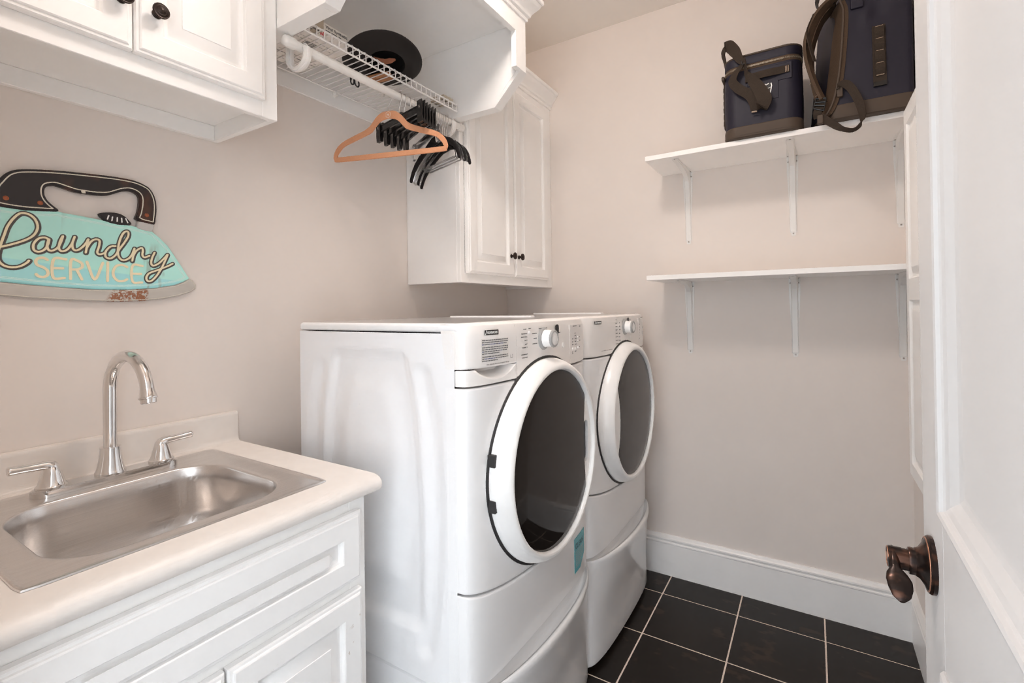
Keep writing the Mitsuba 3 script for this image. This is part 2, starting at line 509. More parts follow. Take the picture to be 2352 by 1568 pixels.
lv = key_of('lever_handle', 'door_1')
LU, LV = 0.070, 0.950
def dl(prof, u, v, seg=36):
    o = door_place(u, v, 0.0); ax = door_place(u, v, 1.0) - o
    return lathe(prof, o, ax, seg)
scene[lv] = mikit.ply(cat(dl([(.0, .0), (.036, .0), (.0365, .004), (.035, .0065), (.0335, .0072), (.0325, .0080), (.026, .0105), (.0195, .0150), (.0175, .0190), (.0, .0190)], LU, LV),
    dl([(0, .018), (.0168, .018), (.0172, .024), (.0165, .026), (0, .026)], LU, LV), dl([(0, .025), (.0136, .025), (.0136, .034), (0, .034)], LU, LV),
    dl([(0, .033), (.0142, .033), (.0140, .047), (.0128, .0482), (0, .0482)], LU, LV)), 'bsdf_bronze', smooth=35)
labels[lv] = {'label': 'oil rubbed bronze door lever with a round rose'}
# lever blade: from the neck end towards the hinge, dropping and widening into a scooped leaf
bl = []
ctr = [(-.0125, .000, .0425, .0060, .0050), (-.010, .000, .0425, .0120, .0058), (.004, .000, .0425, .0135, .0062), (.016, -.002, .0425, .0100, .0066), (.025, -.006, .0420, .0066, .0066), (.031, -.009, .0410, .0058, .0112), (.039, -.013, .0398, .0052, .0136), (.047, -.019, .0392, .0046, .0128), (.054, -.0255, .0390, .0036, .0095), (.0585, -.0300, .0390, .0015, .0030)]
C_ = catmull([c[:3] for c in ctr], 6); A_ = np.interp(np.linspace(0, 1, len(C_)), np.linspace(0, 1, len(ctr)), [c[3] for c in ctr]); B_ = np.interp(np.linspace(0, 1, len(C_)), np.linspace(0, 1, len(ctr)), [c[4] for c in ctr])
ang = np.arange(24) * 2 * PI / 24
V = []
for c, a, b in zip(C_, A_, B_):
    V.append(door_place(np.full(24, LU + c[0]), LV + c[1] + a * np.cos(ang), c[2] + b * np.sin(ang)))
V = np.vstack(V); F = []
for i in range(len(C_) - 1):
    for q in range(24):
        l = (q + 1) % 24; F.append([i * 24 + q, i * 24 + l, (i + 1) * 24 + l, (i + 1) * 24 + q])
F = np.array(F); F = np.vstack([F[:, [0, 1, 2]], F[:, [0, 2, 3]]]).tolist()
e = (len(C_) - 1) * 24
for q in range(1, 23): F += [[0, q + 1, q], [e, e + q, e + q + 1]]
mm = tm(V, F); mm.fix_normals()
put('blade', mm, 'bronze', lv, 50)
o_ = door_place(LU, LV, 0.0); ax_ = door_place(LU, LV, 1.0) - o_
put('copper_rim', cat(lathe([(.0325, .0068), (.0340, .0068), (.0340, .0078), (.0325, .0083)], o_, ax_, 36), lathe([(.0115, .0478), (.0131, .0478), (.0131, .0487), (.0115, .0489)], o_, ax_, 24)), 'copper_edge', lv, 40)
# ------------------------------------------------------------------ painted cabinetry
RAISED = [(0, 0), (0, .0125), (.0025, .0155), (.007, .0160), (.0085, .0185), (.011, .0200), (.0505, .0200), (.0525, .0180), (.0540, .0110), (.0580, .0080), (.0630, .0072), (.0665, .0078), (.0730, .0108), (.0830, .0160), (.0880, .0180), (.0890, .0195), (.0900, .0195)]


def knob(parent, at, axis=(1, 0, 0)):
    prof = [(0, 0), (.0095, 0), (.0095, .0022), (.006, .004), (.0052, .011), (.0068, .0155), (.0135, .0185), (.0160, .0205), (.0162, .0228), (.0150, .0245), (.0138, .0242), (.0125, .0252), (.0095, .0262), (.0085, .0258), (.0060, .0270), (.003, .0284), (0, .0288)]
    m = lathe(prof, at, axis, 28); m.fix_normals()
    return put('knob', m, 'knob_bronze', parent, 40, 'dark bronze mushroom knob')


CROWN = [(0, 0), (.006, 0), (.0075, .004), (.0075, .012), (.011, .015), (.015, .0165), (.016, .022), (.019, .028), (.026, .037), (.034, .046), (.040, .053), (.044, .061), (.0465, .0655), (.050, .067), (.0525, .071), (.0525, .084), (0, .084)]


def crown(parent, x, y0, y1, z, ret0=None, ret1=None):
    """Crown moulding along a front at x; ret1 = x back to which the moulding returns along the side at y1."""
    path, nn = [], []
    if ret0 is not None: path.append((ret0, y0, z)); nn.append((0, -1, 0)); path.append((x, y0, z)); nn.append((1, -1, 0))
    else: path.append((x, y0, z)); nn.append((1, 0, 0))
    if ret1 is not None: path += [(x, y1, z), (ret1, y1, z)]; nn += [(1, 1, 0), (0, 1, 0)]
    else: path.append((x, y1, z)); nn.append((1, 0, 0))
    return put('crown_moulding', sweep(CROWN, path, nn, [(0, 0, 1)] * len(path)), 'cabinet_paint', parent, 24)


# --- upper cabinet over the sink
uc = thing('upper_cabinet', 'white raised panel wall cabinet with two dark knobs above the sink and the iron sign', 'cabinet')
UY0, UY1, UZ0, UZ1, UXF = -2.272, -1.611, 1.8045, 2.385, 0.305
put('carcass', cat(bx(.001, UXF - .019, UY0, UY0 + .018, UZ0, UZ1), bx(.001, UXF - .019, UY1 - .018, UY1, UZ0, UZ1), bx(.001, UXF - .019, UY0 + .018, UY1 - .018, 1.848, 1.866), bx(.001, UXF - .019, UY0 + .018, UY1 - .018, UZ1 - .018, UZ1), bx(.001, .008, UY0 + .018, UY1 - .018, 1.866, UZ1 - .018, 0), bx(.001, .019, UY0 + .018, UY1 - .018, UZ0, 1.848)), 'cabinet_paint', uc)
put('face_frame', cat(bx(UXF - .019, UXF, UY0, UY0 + .042, UZ0, UZ1), bx(UXF - .019, UXF, UY1 - .042, UY1, UZ0, UZ1), bx(UXF - .019, UXF, UY0 + .042, UY1 - .042, UZ0, UZ0 + .045), bx(UXF - .019, UXF, UY0 + .042, UY1 - .042, UZ1 - .05, UZ1), bx(UXF - .019, UXF, -1.96, -1.918, UZ0 + .045, UZ1 - .05)), 'cabinet_paint', uc)
for (a, b, ky) in ((-2.2255, -1.9405, -1.962), (-1.9370, -1.6535, -1.8985)):
    d = put('door', rings(a, b, 1.8437, 2.352, RAISED, faceX(UXF + .001)), 'cabinet_paint', uc, 22)
    knob(d, (UXF + .0205, ky, 1.9385))
crown(uc, UXF, UY0, UY1, 2.372)

# --- open hanging bay between the two wall cabinets
by = thing('open_wall_cabinet', 'open white hanging cabinet with cut-away side panels and crown between the two door cabinets', 'cabinet')
BXF = 0.622


def side_prof(x_in=.001):
    return Polygon([(x_in, 2.0560), (.486, 2.0560), (BXF - .020, 2.170), (BXF - .020, 2.362), (x_in, 2.362)])
for (a, b) in ((-1.6093, -1.5650), (-.8610, -.8165)):
    put('side_panel', extrude(side_prof(), b - a, 'y', a), 'cabinet_paint', by, 10)
put('back_panel', bx(.001, .012, -1.5645, -.8615, 2.0560, 2.340), 'cabinet_paint', by)
put('top_panel', bx(.001, BXF - .02, -1.5645, -.8615, 2.340, 2.362), 'cabinet_paint', by)
def stile_poly(y0, y1): return sbox(y0, 2.168, y1, 2.375)
ff = extrude(unary_union([sbox(-1.6400, 2.171, -1.5360, 2.375), sbox(-.8950, 2.168, -.8255, 2.375), sbox(-1.5400, 2.2965, -.8900, 2.375)]), .020, 'x', BXF - .0195)
put('face_frame', ff, 'cabinet_paint', by, 10)
put('chamfer_rail', extrude(Polygon([(.487, 2.0560), (.486, 2.0565), (BXF - .0198, 2.1715), (BXF - .0005, 2.1715), (.505, 2.0560)]), .0445, 'y', -1.6093), 'cabinet_paint', by, 10)
put('chamfer_rail', extrude(Polygon([(.487, 2.0560), (.486, 2.0565), (BXF - .0198, 2.1685), (BXF - .0005, 2.1685), (.505, 2.0560)]), .0445, 'y', -.8610), 'cabinet_paint', by, 10)
crown(by, BXF, -1.640, -.8255, 2.360, ret0=.02, ret1=.02)

# --- tall cabinet in the corner
cc = thing('corner_cabinet', 'tall white wall cabinet with two raised panel doors in the corner above the laundry machines', 'cabinet')
CY0, CZ0, CZ1, CXF = -.8150, 1.4050, 2.392, 0.297
put('carcass', cat(bx(.001, CXF - .019, CY0, CY0 + .018, CZ0, CZ1), bx(.001, CXF - .019, -.020, -.002, CZ0, CZ1), bx(.001, CXF - .019, CY0 + .018, -.020, 1.428, 1.446), bx(.001, CXF - .019, CY0 + .018, -.020, CZ1 - .018, CZ1), bx(.001, .008, CY0 + .018, -.020, 1.446, CZ1 - .018, 0)), 'cabinet_paint', cc)
put('face_frame', cat(bx(CXF - .019, CXF, CY0, CY0 + .045, CZ0, CZ1), bx(CXF - .019, CXF, -.060, -.002, CZ0, CZ1), bx(CXF - .019, CXF, CY0 + .045, -.060, CZ0, CZ0 + .045), bx(CXF - .019, CXF, CY0 + .045, -.060, CZ1 - .05, CZ1), bx(CXF - .019, CXF, -.44, -.398, CZ0 + .045, CZ1 - .05)), 'cabinet_paint', cc)
put('seam_strip', bx(CXF - .012, CXF + .0008, CY0 + .0255, CY0 + .0285, CZ0 + .04, 2.065, 0), 'plastic_grey', cc, label='thin dark gap beside the left door')
for (a, b, ky) in ((-.7810, -.4205, -.4570), (-.4165, -.0700, -.3890)):
    d = put('door', rings(a, b, 1.4440, 2.345, RAISED, faceX(CXF + .001)), 'cabinet_paint', cc, 22)
    knob(d, (CXF + .0205, ky, 1.5400))
put('bottom_panel', bx(.001, CXF - .019, CY0 + .018, -.020, 1.420, 1.4279), 'cabinet_paint', cc)
for py in (-.66, -.37, -.12):
    put('screw', lathe([(0, -.0015), (.006, -.0015), (.006, .0004), (0, .0005)], (CXF - .06, py, 1.4198), (0, 0, 1), 12), 'hole_dark', cc)
crown(cc, CXF, CY0, -.0025, 2.384)

# --- base cabinet, counter
bc = thing('base_cabinet', 'white sink base cabinet with one wide drawer front over two raised panel doors', 'cabinet')
BY0, BY1, BX = -2.288, -1.5985, 0.611
put('carcass', cat(bx(.002, BX - .019, BY1 - .018, BY1, .0, .8755), bx(.002, BX - .019, BY0, BY0 + .018, .0, .8755), bx(.02, BX - .019, BY0 + .018, BY1 - .018, .10, .118), bx(.002, .012, BY0 + .018, BY1 - .018, .118, .8755, 0), bx(BX - .09, BX - .075, BY0 + .018, BY1 - .018, 0, .10)), 'cabinet_paint', bc)
put('face_frame', cat(bx(BX - .019, BX, BY1 - .045, BY1, .0, .8755), bx(BX - .019, BX, BY0, BY0 + .045, .0, .8755), bx(BX - .019, BX, BY0 + .045, BY1 - .045, .835, .8755), bx(BX - .019, BX, BY0 + .045, BY1 - .045, .655, .700), bx(BX - .019, BX, BY0 + .045, BY1 - .045, .1, .14)), 'cabinet_paint', bc)
DR = RAISED
put('drawer', rings(-2.2100, -1.6230, .6870, .8410, DR, faceX(BX + .001)), 'cabinet_scuffed', bc, 22, 'wide false drawer front with chipped paint')
for (a, b) in ((-2.2100, -1.9255), (-1.9205, -1.6215)):
    put('door', rings(a, b, .115, .6640, RAISED, faceX(BX + .001)), 'cabinet_scuffed', bc, 22)

ct = thing('countertop', 'beige laminate countertop with a rounded front edge and backsplash around the steel sink', 'countertop')
# profile in (x, z): deck with sink cut out is built from strips
prof = [(.0015, .876), (.0015, .995), (.0035, .9955), (.016, .9955), (.0195, .9940), (.0215, .9900), (.0220, .985), (.0225, .925), (.0245, .914), (.029, .9085), (.036, .907), (.10, .907), (.600, .907), (.615, .9065), (.626, .9045), (.635, .900), (.6405, .893), (.6415, .886), (.6405, .8785), (.636, .8725), (.628, .8705), (.615, .8705), (.612, .876)]
CT0, CT1 = -2.2985, -1.5715
SX0, SX1, SY0, SY1 = .085, .545, -2.150, -1.685            # hole under the sink rim
front = [(.545, .876), (.545, .907)] + prof[12:]
back = prof[:12][:-1] + [(.085, .907), (.085, .876)]
def ext_y(p, y0, y1): return extrude(Polygon(p), y1 - y0, 'y', y0)
put('deck', cat(ext_y(prof, CT0, SY0), ext_y(prof, SY1, CT1), ext_y(front, SY0, SY1), ext_y(back, SY0, SY1)), 'laminate', ct, 40)

# --- stainless sink
sk = thing('sink', 'square stainless steel drop-in sink set into the beige counter', 'sink')
R0, R1, Q0, Q1, ZR = .0600, .5680, -2.1720, -1.6640, .907
BX0, BX1, BY_0, BY_1 = .1600, .5250, -2.1180, -1.7220
outer = sbox(R0, Q0, R1, Q1).buffer(-.012).buffer(.012, quad_segs=6)
def rr(x0, y0, x1, y1, r): return sbox(x0 + r, y0 + r, x1 - r, y1 - r).buffer(r, quad_segs=10)
bowl0 = rr(BX0, BY_0, BX1, BY_1, .095)
# rim: raised edge bead then a shallow dished ledge
NA = 120
def loop(poly, n=NA):
    c = np.array(poly.centroid.coords[0]); ex = np.array(poly.exterior.coords)
    out = []
    for a in np.arange(n) / n * 2 * PI:
        ray = LineString([c, c + 2 * np.array([math.cos(a), math.sin(a)])]).intersection(poly.exterior)
        g = ray if ray.geom_type == 'Point' else list(ray.geoms)[0]
        out.append((g.x, g.y))
    return np.array(out)
def ringmesh(levels):
    V = []
    for p, z in levels:
        l = loop(p); V.append(np.c_[l, np.full(len(l), z)])
    F = []
    for i in range(len(V) - 1):
        for k in range(NA):
            l = (k + 1) % NA; F.append([i * NA + k, i * NA + l, (i + 1) * NA + l, (i + 1) * NA + k])
    return tm(np.vstack(V), F)
rim = ringmesh([(outer, ZR + .0005), (outer.buffer(-.0008), ZR + .0032), (outer.buffer(-.003), ZR + .0042), (outer.buffer(-.0065), ZR + .0036), (outer.buffer(-.010), ZR + .0018), (outer.buffer(-.018), ZR + .0012), (bowl0.buffer(.012), ZR + .0008), (bowl0.buffer(.004), ZR - .0002), (bowl0.buffer(.0012), ZR - .0025), (bowl0, ZR - .008)])
put('rim', rim, 'stainless', sk, 40)
lv_ = [(bowl0, ZR - .008)] + [(bowl0.buffer(-.004 - .0002 * q), ZR - .008 - q * .014) for q in range(1, 9)]
lv_ += [(bowl0.buffer(-.012 - .05 * (1 - math.cos(t * PI / 2))), ZR - .130 - .05 * math.sin(t * PI / 2)) for t in np.linspace(.1, 1, 8)]
lv_ += [(bowl0.buffer(-.10), ZR - .1815), (bowl0.buffer(-.128), ZR - .1835)]
put('bowl', ringmesh(lv_), 'stainless_bowl', sk, 50)
bcx, bcy = bowl0.centroid.x, bowl0.centroid.y
put('drain', lathe([(.090, -.0005), (.06, -.0012), (.045, .0005), (.040, .001), (.036, -.006), (0, -.008)], (bcx, bcy, ZR - .1835), (0, 0, 1), 36), 'chrome', sk, 40)
for cx_, cy_ in ((.545, -1.678), (.545, -2.158)):
    pass

# --- faucet
fc = thing('faucet', 'chrome two-handle gooseneck faucet on a long base plate behind the sink', 'faucet')
FX, FZ = .103, ZR + .0012
FY = -1.9130
bar = LineString([(FX, FY - .112), (FX, FY + .112)]).buffer(.0265, quad_segs=12)
put('base_plate', cat(extrude(bar, .011, 'z', FZ), extrude(bar.buffer(-.0015), .002, 'z', FZ + .011), extrude(bar.buffer(-.004), .0015, 'z', FZ + .013)), 'chrome', fc, 50)
FZ2 = FZ + .0145
put('spout_base', lathe([(0, 0), (.029, 0), (.0295, .005), (.0280, .008), (.0265, .012), (.0225, .030), (.0200, .048), (.0192, .060), (.0192, .0625), (0, .0625)], (FX, FY, FZ2 - .001), (0, 0, 1), 36), 'chrome', fc, 40)
sy = math.radians(4)
dv = np.array([math.cos(sy), math.sin(sy), 0])
RS, zs = .084, 1.1155
pts = [np.array([FX, FY, FZ2 + .055])] + [np.array([FX, FY, z]) for z in np.linspace(1.0, zs, 6)]
for a in np.linspace(0, 1, 26)[1:]:
    t = PI * a * .955
    pts.append(np.array([FX, FY, zs]) + dv * RS * (1 - math.cos(t)) + np.array([0, 0, RS * math.sin(t)]))
put('spout', tube(pts, .0128, 20), 'chrome', fc, 50)
e_ = pts[-1]; dn = (pts[-1] - pts[-2]); dn /= np.linalg.norm(dn)
put('aerator', lathe([(0, -.004), (.0132, -.004), (.0140, .003), (.0165, .0135), (.0178, .0150), (.0178, .0180), (.0150, .0190), (.0148, .0275), (.0130, .0285), (.012, .024), (0, .024)], e_, dn, 28), 'chrome', fc, 40)
for sgn in (-1, 1):
    hy = FY + sgn * .104
    h = put('handle', lathe([(0, 0), (.0265, 0), (.0268, .005), (.0235, .008), (.0200, .020), (.0160, .034), (.0142, .040), (.0110, .046), (0, .0485)], (FX, hy, FZ2 - .001), (0, 0, 1), 30), 'chrome', fc, 40)
    path = [(FX, hy - sgn * .003, FZ2 + .034), (FX, hy, FZ2 + .044), (FX + .001, hy + sgn * .010, FZ2 + .0490), (FX + .003, hy + sgn * .030, FZ2 + .0505), (FX + .005, hy + sgn * .050, FZ2 + .0520), (FX + .006, hy + sgn * .066, FZ2 + .0530), (FX + .0062, hy + sgn * .070, FZ2 + .0531)]
    pc = catmull(path, 6)
    put('lever', tube(pc, np.interp(np.linspace(0, 1, len(pc)), [0, .2, .35, .6, .85, .97, 1], [.0125, .0115, .0090, .0078, .0088, .0070, .001]), 16), 'chrome', h, 50)
# ------------------------------------------------------------------ iron-shaped wall sign (outlines in mm about y = -2, z = 1.5)
SIGN_OUTLINES = {'handle': [(-73.8, 94.2), (-64.2, 108.8), (-53.0, 117.7), (-38.2, 123.5), (-7.6, 130.0), (28.1, 135.3), (65.8, 139.2), (105.6, 142.7), (137.1, 144.6), (170.0, 143.9), (192.7, 138.0), (206.6, 129.9), (215.9, 115.2), (221.0, 96.8), (222.0, 74.8), (220.1, 52.3), (216.4, 35.1), (201.1, 35.7), (187.2, 37.8), (174.7, 44.1), (174.1, 48.0), (178.3, 59.5), (181.8, 78.9), (182.7, 98.0), (178.7, 108.1), (169.7, 113.0), (158.6, 114.3), (145.4, 110.1), (132.5, 103.1), (119.8, 96.2), (107.3, 92.5), (89.0, 90.1), (71.2, 89.9), (53.9, 90.2), (38.8, 93.4), (27.8, 96.0), (16.9, 98.1), (7.9, 96.2), (0.8, 91.7), (-1.9, 82.8), (-1.1, 71.1), (3.3, 61.3), (9.4, 54.0), (17.4, 47.0), (21.6, 42.9), (21.6, 39.3), (12.9, 36.4), (-8.3, 34.4), (-33.8, 32.6), (-58.3, 33.0), (-74.1, 34.8), (-83.4, 36.6), (-87.2, 50.3), (-83.2, 75.5)], 'body': [(-94.1, 35.8), (-74.1, 33.7), (-33.8, 32.1), (20.1, 39.0), (34.7, 36.6), (57.3, 35.2), (96.6, 31.2), (134.0, 26.3), (169.0, 24.5), (210.3, 16.4), (229.3, 0.7), (248.8, -19.6), (268.6, -51.8), (283.9, -76.6), (296.7, -99.0), (301.4, -106.3), (286.1, -116.3), (262.9, -126.3), (213.7, -136.1), (145.5, -141.9), (83.3, -142.2), (26.1, -138.8), (-26.5, -134.6), (-75.1, -129.5), (-93.5, -126.9), (-100.9, -96.6), (-100.4, -9.1)], 'sole': [(-94.3, -127.0), (-75.1, -129.5), (-26.5, -134.6), (26.1, -138.8), (83.3, -142.2), (145.5, -141.9), (213.7, -136.1), (262.9, -126.3), (286.1, -116.3), (300.7, -105.2), (312.6, -112.9), (320.1, -124.4), (318.4, -134.7), (304.3, -145.3), (275.3, -155.9), (237.6, -164.8), (190.0, -170.7), (134.5, -173.0), (83.0, -171.7), (25.9, -169.0), (-26.7, -165.9), (-75.3, -160.8), (-95.2, -157.7)], 'dial': [(98.3, 44.7), (101.8, 47.8), (115.2, 51.2), (127.8, 52.5), (140.6, 51.4), (151.4, 45.9), (159.1, 37.8), (164.5, 27.9), (146.9, 24.1), (127.6, 24.0), (113.0, 28.4), (102.8, 37.2)], 'cap': [(179.2, 38.6), (215.7, 34.5), (212.7, 19.5), (207.9, 13.4), (191.6, 14.8), (175.7, 19.2)]}
SIGN_LINES = {'ticks': [[(116.2, 43.1), (113.4, 33.7)], [(123.9, 40.9), (122.4, 31.1)], [(133.7, 40.6), (133.4, 30.9)], [(142.7, 40.6), (143.3, 30.2)], [(151.4, 40.6), (155.7, 30.7)]], 'script': [[(-81.6, -52.0), (-74.7, -54.2), (-55.6, -46.4), (-34.2, -34.5), (-20.7, -21.3), (-14.9, -4.2), (-18.7, 12.8), (-28.8, 22.9), (-42.1, 23.8), (-53.6, 11.1), (-63.3, -8.4), (-69.0, -29.4), (-73.8, -47.9), (-77.8, -63.9), (-78.7, -79.6), (-74.1, -90.4), (-65.5, -96.5), (-54.3, -97.6), (-42.9, -93.9), (-32.9, -85.6), (-30.0, -81.0)], [(4.4, -30.1), (-3.5, -25.8), (-13.9, -29.8), (-21.7, -42.4), (-21.7, -55.2), (-14.1, -59.9), (-3.6, -53.5), (2.6, -39.8), (3.9, -29.0), (0.8, -43.6), (3.4, -54.0), (10.5, -54.5), (19.5, -46.5), (25.1, -32.6), (28.4, -19.0), (23.2, -32.8), (21.3, -48.7), (26.7, -54.7), (36.0, -49.7), (44.5, -35.4), (49.7, -18.2), (45.4, -35.3), (47.6, -48.6), (55.7, -49.1), (65.4, -39.4), (71.3, -30.1), (75.3, -20.9)], [(75.3, -20.9), (73.2, -34.9), (70.2, -53.9)], [(71.4, -43.8), (80.2, -26.6), (90.2, -19.2), (97.2, -22.8), (95.7, -37.7), (92.4, -50.7), (97.0, -55.9), (108.2, -51.3)], [(129.3, -32.2), (118.7, -34.6), (109.3, -47.9), (109.2, -60.7), (118.5, -64.3), (129.1, -55.2), (136.7, -40.1), (147.6, -21.9), (156.1, -3.8), (155.5, 7.5), (147.8, 5.0), (140.1, -10.9), (135.0, -33.7), (134.8, -54.7), (141.8, -65.9), (152.7, -64.3), (162.7, -53.6), (169.6, -34.3)], [(169.6, -34.3), (167.2, -49.2), (164.4, -66.8)], [(166.0, -55.2), (172.9, -40.7), (184.3, -31.5), (187.7, -36.6), (186.9, -50.2), (192.1, -55.8), (202.7, -50.3)], [(214.5, -41.0), (208.5, -56.6), (206.5, -70.5), (211.9, -76.2), (223.9, -69.3), (236.1, -55.8), (245.3, -43.8), (238.5, -62.6), (229.8, -82.8), (218.8, -102.8), (206.8, -116.6), (197.9, -117.5), (195.2, -108.1), (202.2, -96.8), (221.3, -87.5), (243.3, -76.3), (257.1, -67.8)]], 'service': [[(1.5, -76.7), (-5.5, -72.5), (-14.2, -74.4), (-18.5, -82.2), (-15.1, -90.2), (-5.7, -94.5), (1.3, -101.6), (1.6, -111.1), (-4.9, -116.6), (-13.6, -115.4), (-17.8, -110.9)], [(33.9, -73.0), (12.5, -74.2), (10.9, -116.6), (30.9, -117.4)], [(12.0, -95.0), (28.3, -94.7)], [(42.0, -118.8), (43.2, -74.7), (55.5, -75.0), (63.7, -81.9), (62.7, -91.1), (54.4, -95.6), (43.5, -96.2)], [(53.5, -96.1), (62.9, -119.2)], [(72.9, -76.2), (87.4, -118.1), (103.9, -76.5)], [(113.8, -74.5), (112.9, -120.9)], [(153.7, -83.5), (143.9, -78.9), (131.0, -82.4), (124.5, -97.1), (126.5, -111.2), (135.0, -120.0), (145.7, -119.6), (153.4, -115.3)], [(187.3, -78.6), (165.9, -78.7), (165.1, -120.1), (185.8, -122.0)], [(165.7, -100.1), (183.7, -99.9)]]}
SIGN_DOTS = {'screws': [(-65.4, 53.3), (-10.2, 52.4), (197.8, 56.6)], 'hole': [(67.0, 93.6)]}
def so(p, smooth=True):
    q = np.array(p, float) * .001 + np.array([-2.0, 1.5])
    return Polygon(catmull(q, 5, True) if smooth else q).buffer(0)
sg = thing('iron_sign', 'embossed tin wall sign shaped like a vintage clothes iron reading Laundry Service', 'sign')
SX = .0035
sole_p, body_p, hand_p = so(SIGN_OUTLINES['sole'], False), so(SIGN_OUTLINES['body'], False), so(SIGN_OUTLINES['handle'])
sole_p = sole_p.buffer(-.0012).buffer(.0012); body_p = body_p.buffer(-.0015).buffer(.0015)
put('mount', bx(.0, .006, -2.06, -1.90, 1.40, 1.46), 'plastic_grey', sg)
sl = put('sole_plate', bevel_extrude(sole_p, .011, .004, 'x', SX), 'sign_sole', sg, 30, 'rusty grey sole plate')
put('edge_line', extrude(sole_p.buffer(-.0035).boundary.buffer(.0007), .0008, 'x', SX + .0108), 'sign_glow', sl, 30)
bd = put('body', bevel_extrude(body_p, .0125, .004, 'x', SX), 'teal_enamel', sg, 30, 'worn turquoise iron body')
put('edge_line', extrude(body_p.buffer(-.0085).boundary.buffer(.0008), .0010, 'x', SX + .0122), 'sign_line', bd, 30)
put('edge_line', extrude(body_p.buffer(-.0112).boundary.buffer(.0006), .0008, 'x', SX + .0122), 'sign_line', bd, 30)
cp = put('cap', bevel_extrude(so(SIGN_OUTLINES['cap'], False).buffer(-.002).buffer(.002), .0135, .003, 'x', SX), 'sign_cap', sg, 30, 'grey cap under the handle')
hd = put('handle', bevel_extrude(hand_p, .0145, .0045, 'x', SX), 'sign_black', sg, 30, 'black handle outlined like neon')
gl = hand_p.buffer(-.0068)
put('neon_line', extrude(gl.boundary.buffer(.0012), .0012, 'x', SX + .0143), 'sign_glow', hd, 30)
for (y, z) in SIGN_DOTS['screws']:
    c = (SX + .0144, -2 + y * .001, 1.5 + z * .001)
    r_ = put('rivet', lathe([(.0052, 0), (.0050, .0012), (.0034, .0022), (.0028, .0012), (0, .001)], c, (1, 0, 0), 18), 'sign_rust', hd, 40, 'rust coloured rivet')
y, z = SIGN_DOTS['hole'][0]
put('nail_hole', extrude(Point(-2 + y * .001, 1.5 + z * .001).buffer(.0042).union(sbox(-2 + y * .001 - .003, 1.5 + z * .001 - .004, -2 + y * .001 + .004, 1.5 + z * .001)), .0006, 'x', SX + .0144), 'sign_glow', hd, 30)
dl_ = put('dial', bevel_extrude(so(SIGN_OUTLINES['dial']), .0145, .003, 'x', SX), 'sign_black', sg, 30, 'small black dial with white ticks')
put('ticks', extrude(stroke(SIGN_LINES['ticks'], .0026, False, .001, (-2, 1.5)), .0008, 'x', SX + .0144), 'print_white', dl_, 30)
scr = stroke(SIGN_LINES['script'], .0042, True, .001, (-2, 1.5)); halo = stroke(SIGN_LINES['script'], .0112, True, .001, (-2 + .0012, 1.5 - .0005))
lt = put('script_shadow', extrude(halo.intersection(body_p.buffer(.004)), .0012, 'x', SX + .0122), 'sign_halo', sg, 30, 'dark outline of the word Laundry')
put('script_lettering', extrude(scr.intersection(body_p.buffer(.004)), .0030, 'x', SX + .0132), 'sign_cream', sg, 30, 'cream script lettering reading Laundry')
sv = stroke(SIGN_LINES['service'], .0056, True, .001, (-2, 1.5), 5)
put('block_lettering', extrude(sv, .0022, 'x', SX + .0122), 'sign_cream', sg, 30, 'cream capitals reading SERVICE')

# ------------------------------------------------------------------ laundry machines on drawer pedestals
MW, MX0, MX1 = .686, .212, .800
RECESS = Polygon([(.372, 1.18), (.638, 1.18), (.668, 1.027), (.687, .794), (.685, .51), (.325, .51), (.323, .794), (.342, 1.027)])
PAD = Polygon([(.449, 1.113), (.563, 1.113), (.594, 1.08), (.616, .977), (.626, .78), (.610, .60), (.400, .60), (.384, .78), (.394, .977), (.416, 1.08)])
RIDGE = Polygon([(.671, 1.19), (.702, 1.189), (.746, 1.036), (.759, .809), (.744, .577), (.715, .452), (.675, .448), (.696, .562), (.714, .80), (.707, .989)])
RIDGE2 = Polygon([(1.010 - x, z) for x, z in RIDGE.exterior.coords])


def relief(xs, zs, poly, w):
    poly = poly.buffer(-.018).buffer(.018, quad_segs=6)
    P = shapely.points(xs.ravel(), zs.ravel())
    d = shapely.distance(P, poly.exterior) * np.where(shapely.contains_properly(poly, P), 1, -1)
    t = np.clip(d / w * .5 + .5, 0, 1)
    return (t * t * (3 - 2 * t)).reshape(xs.shape)


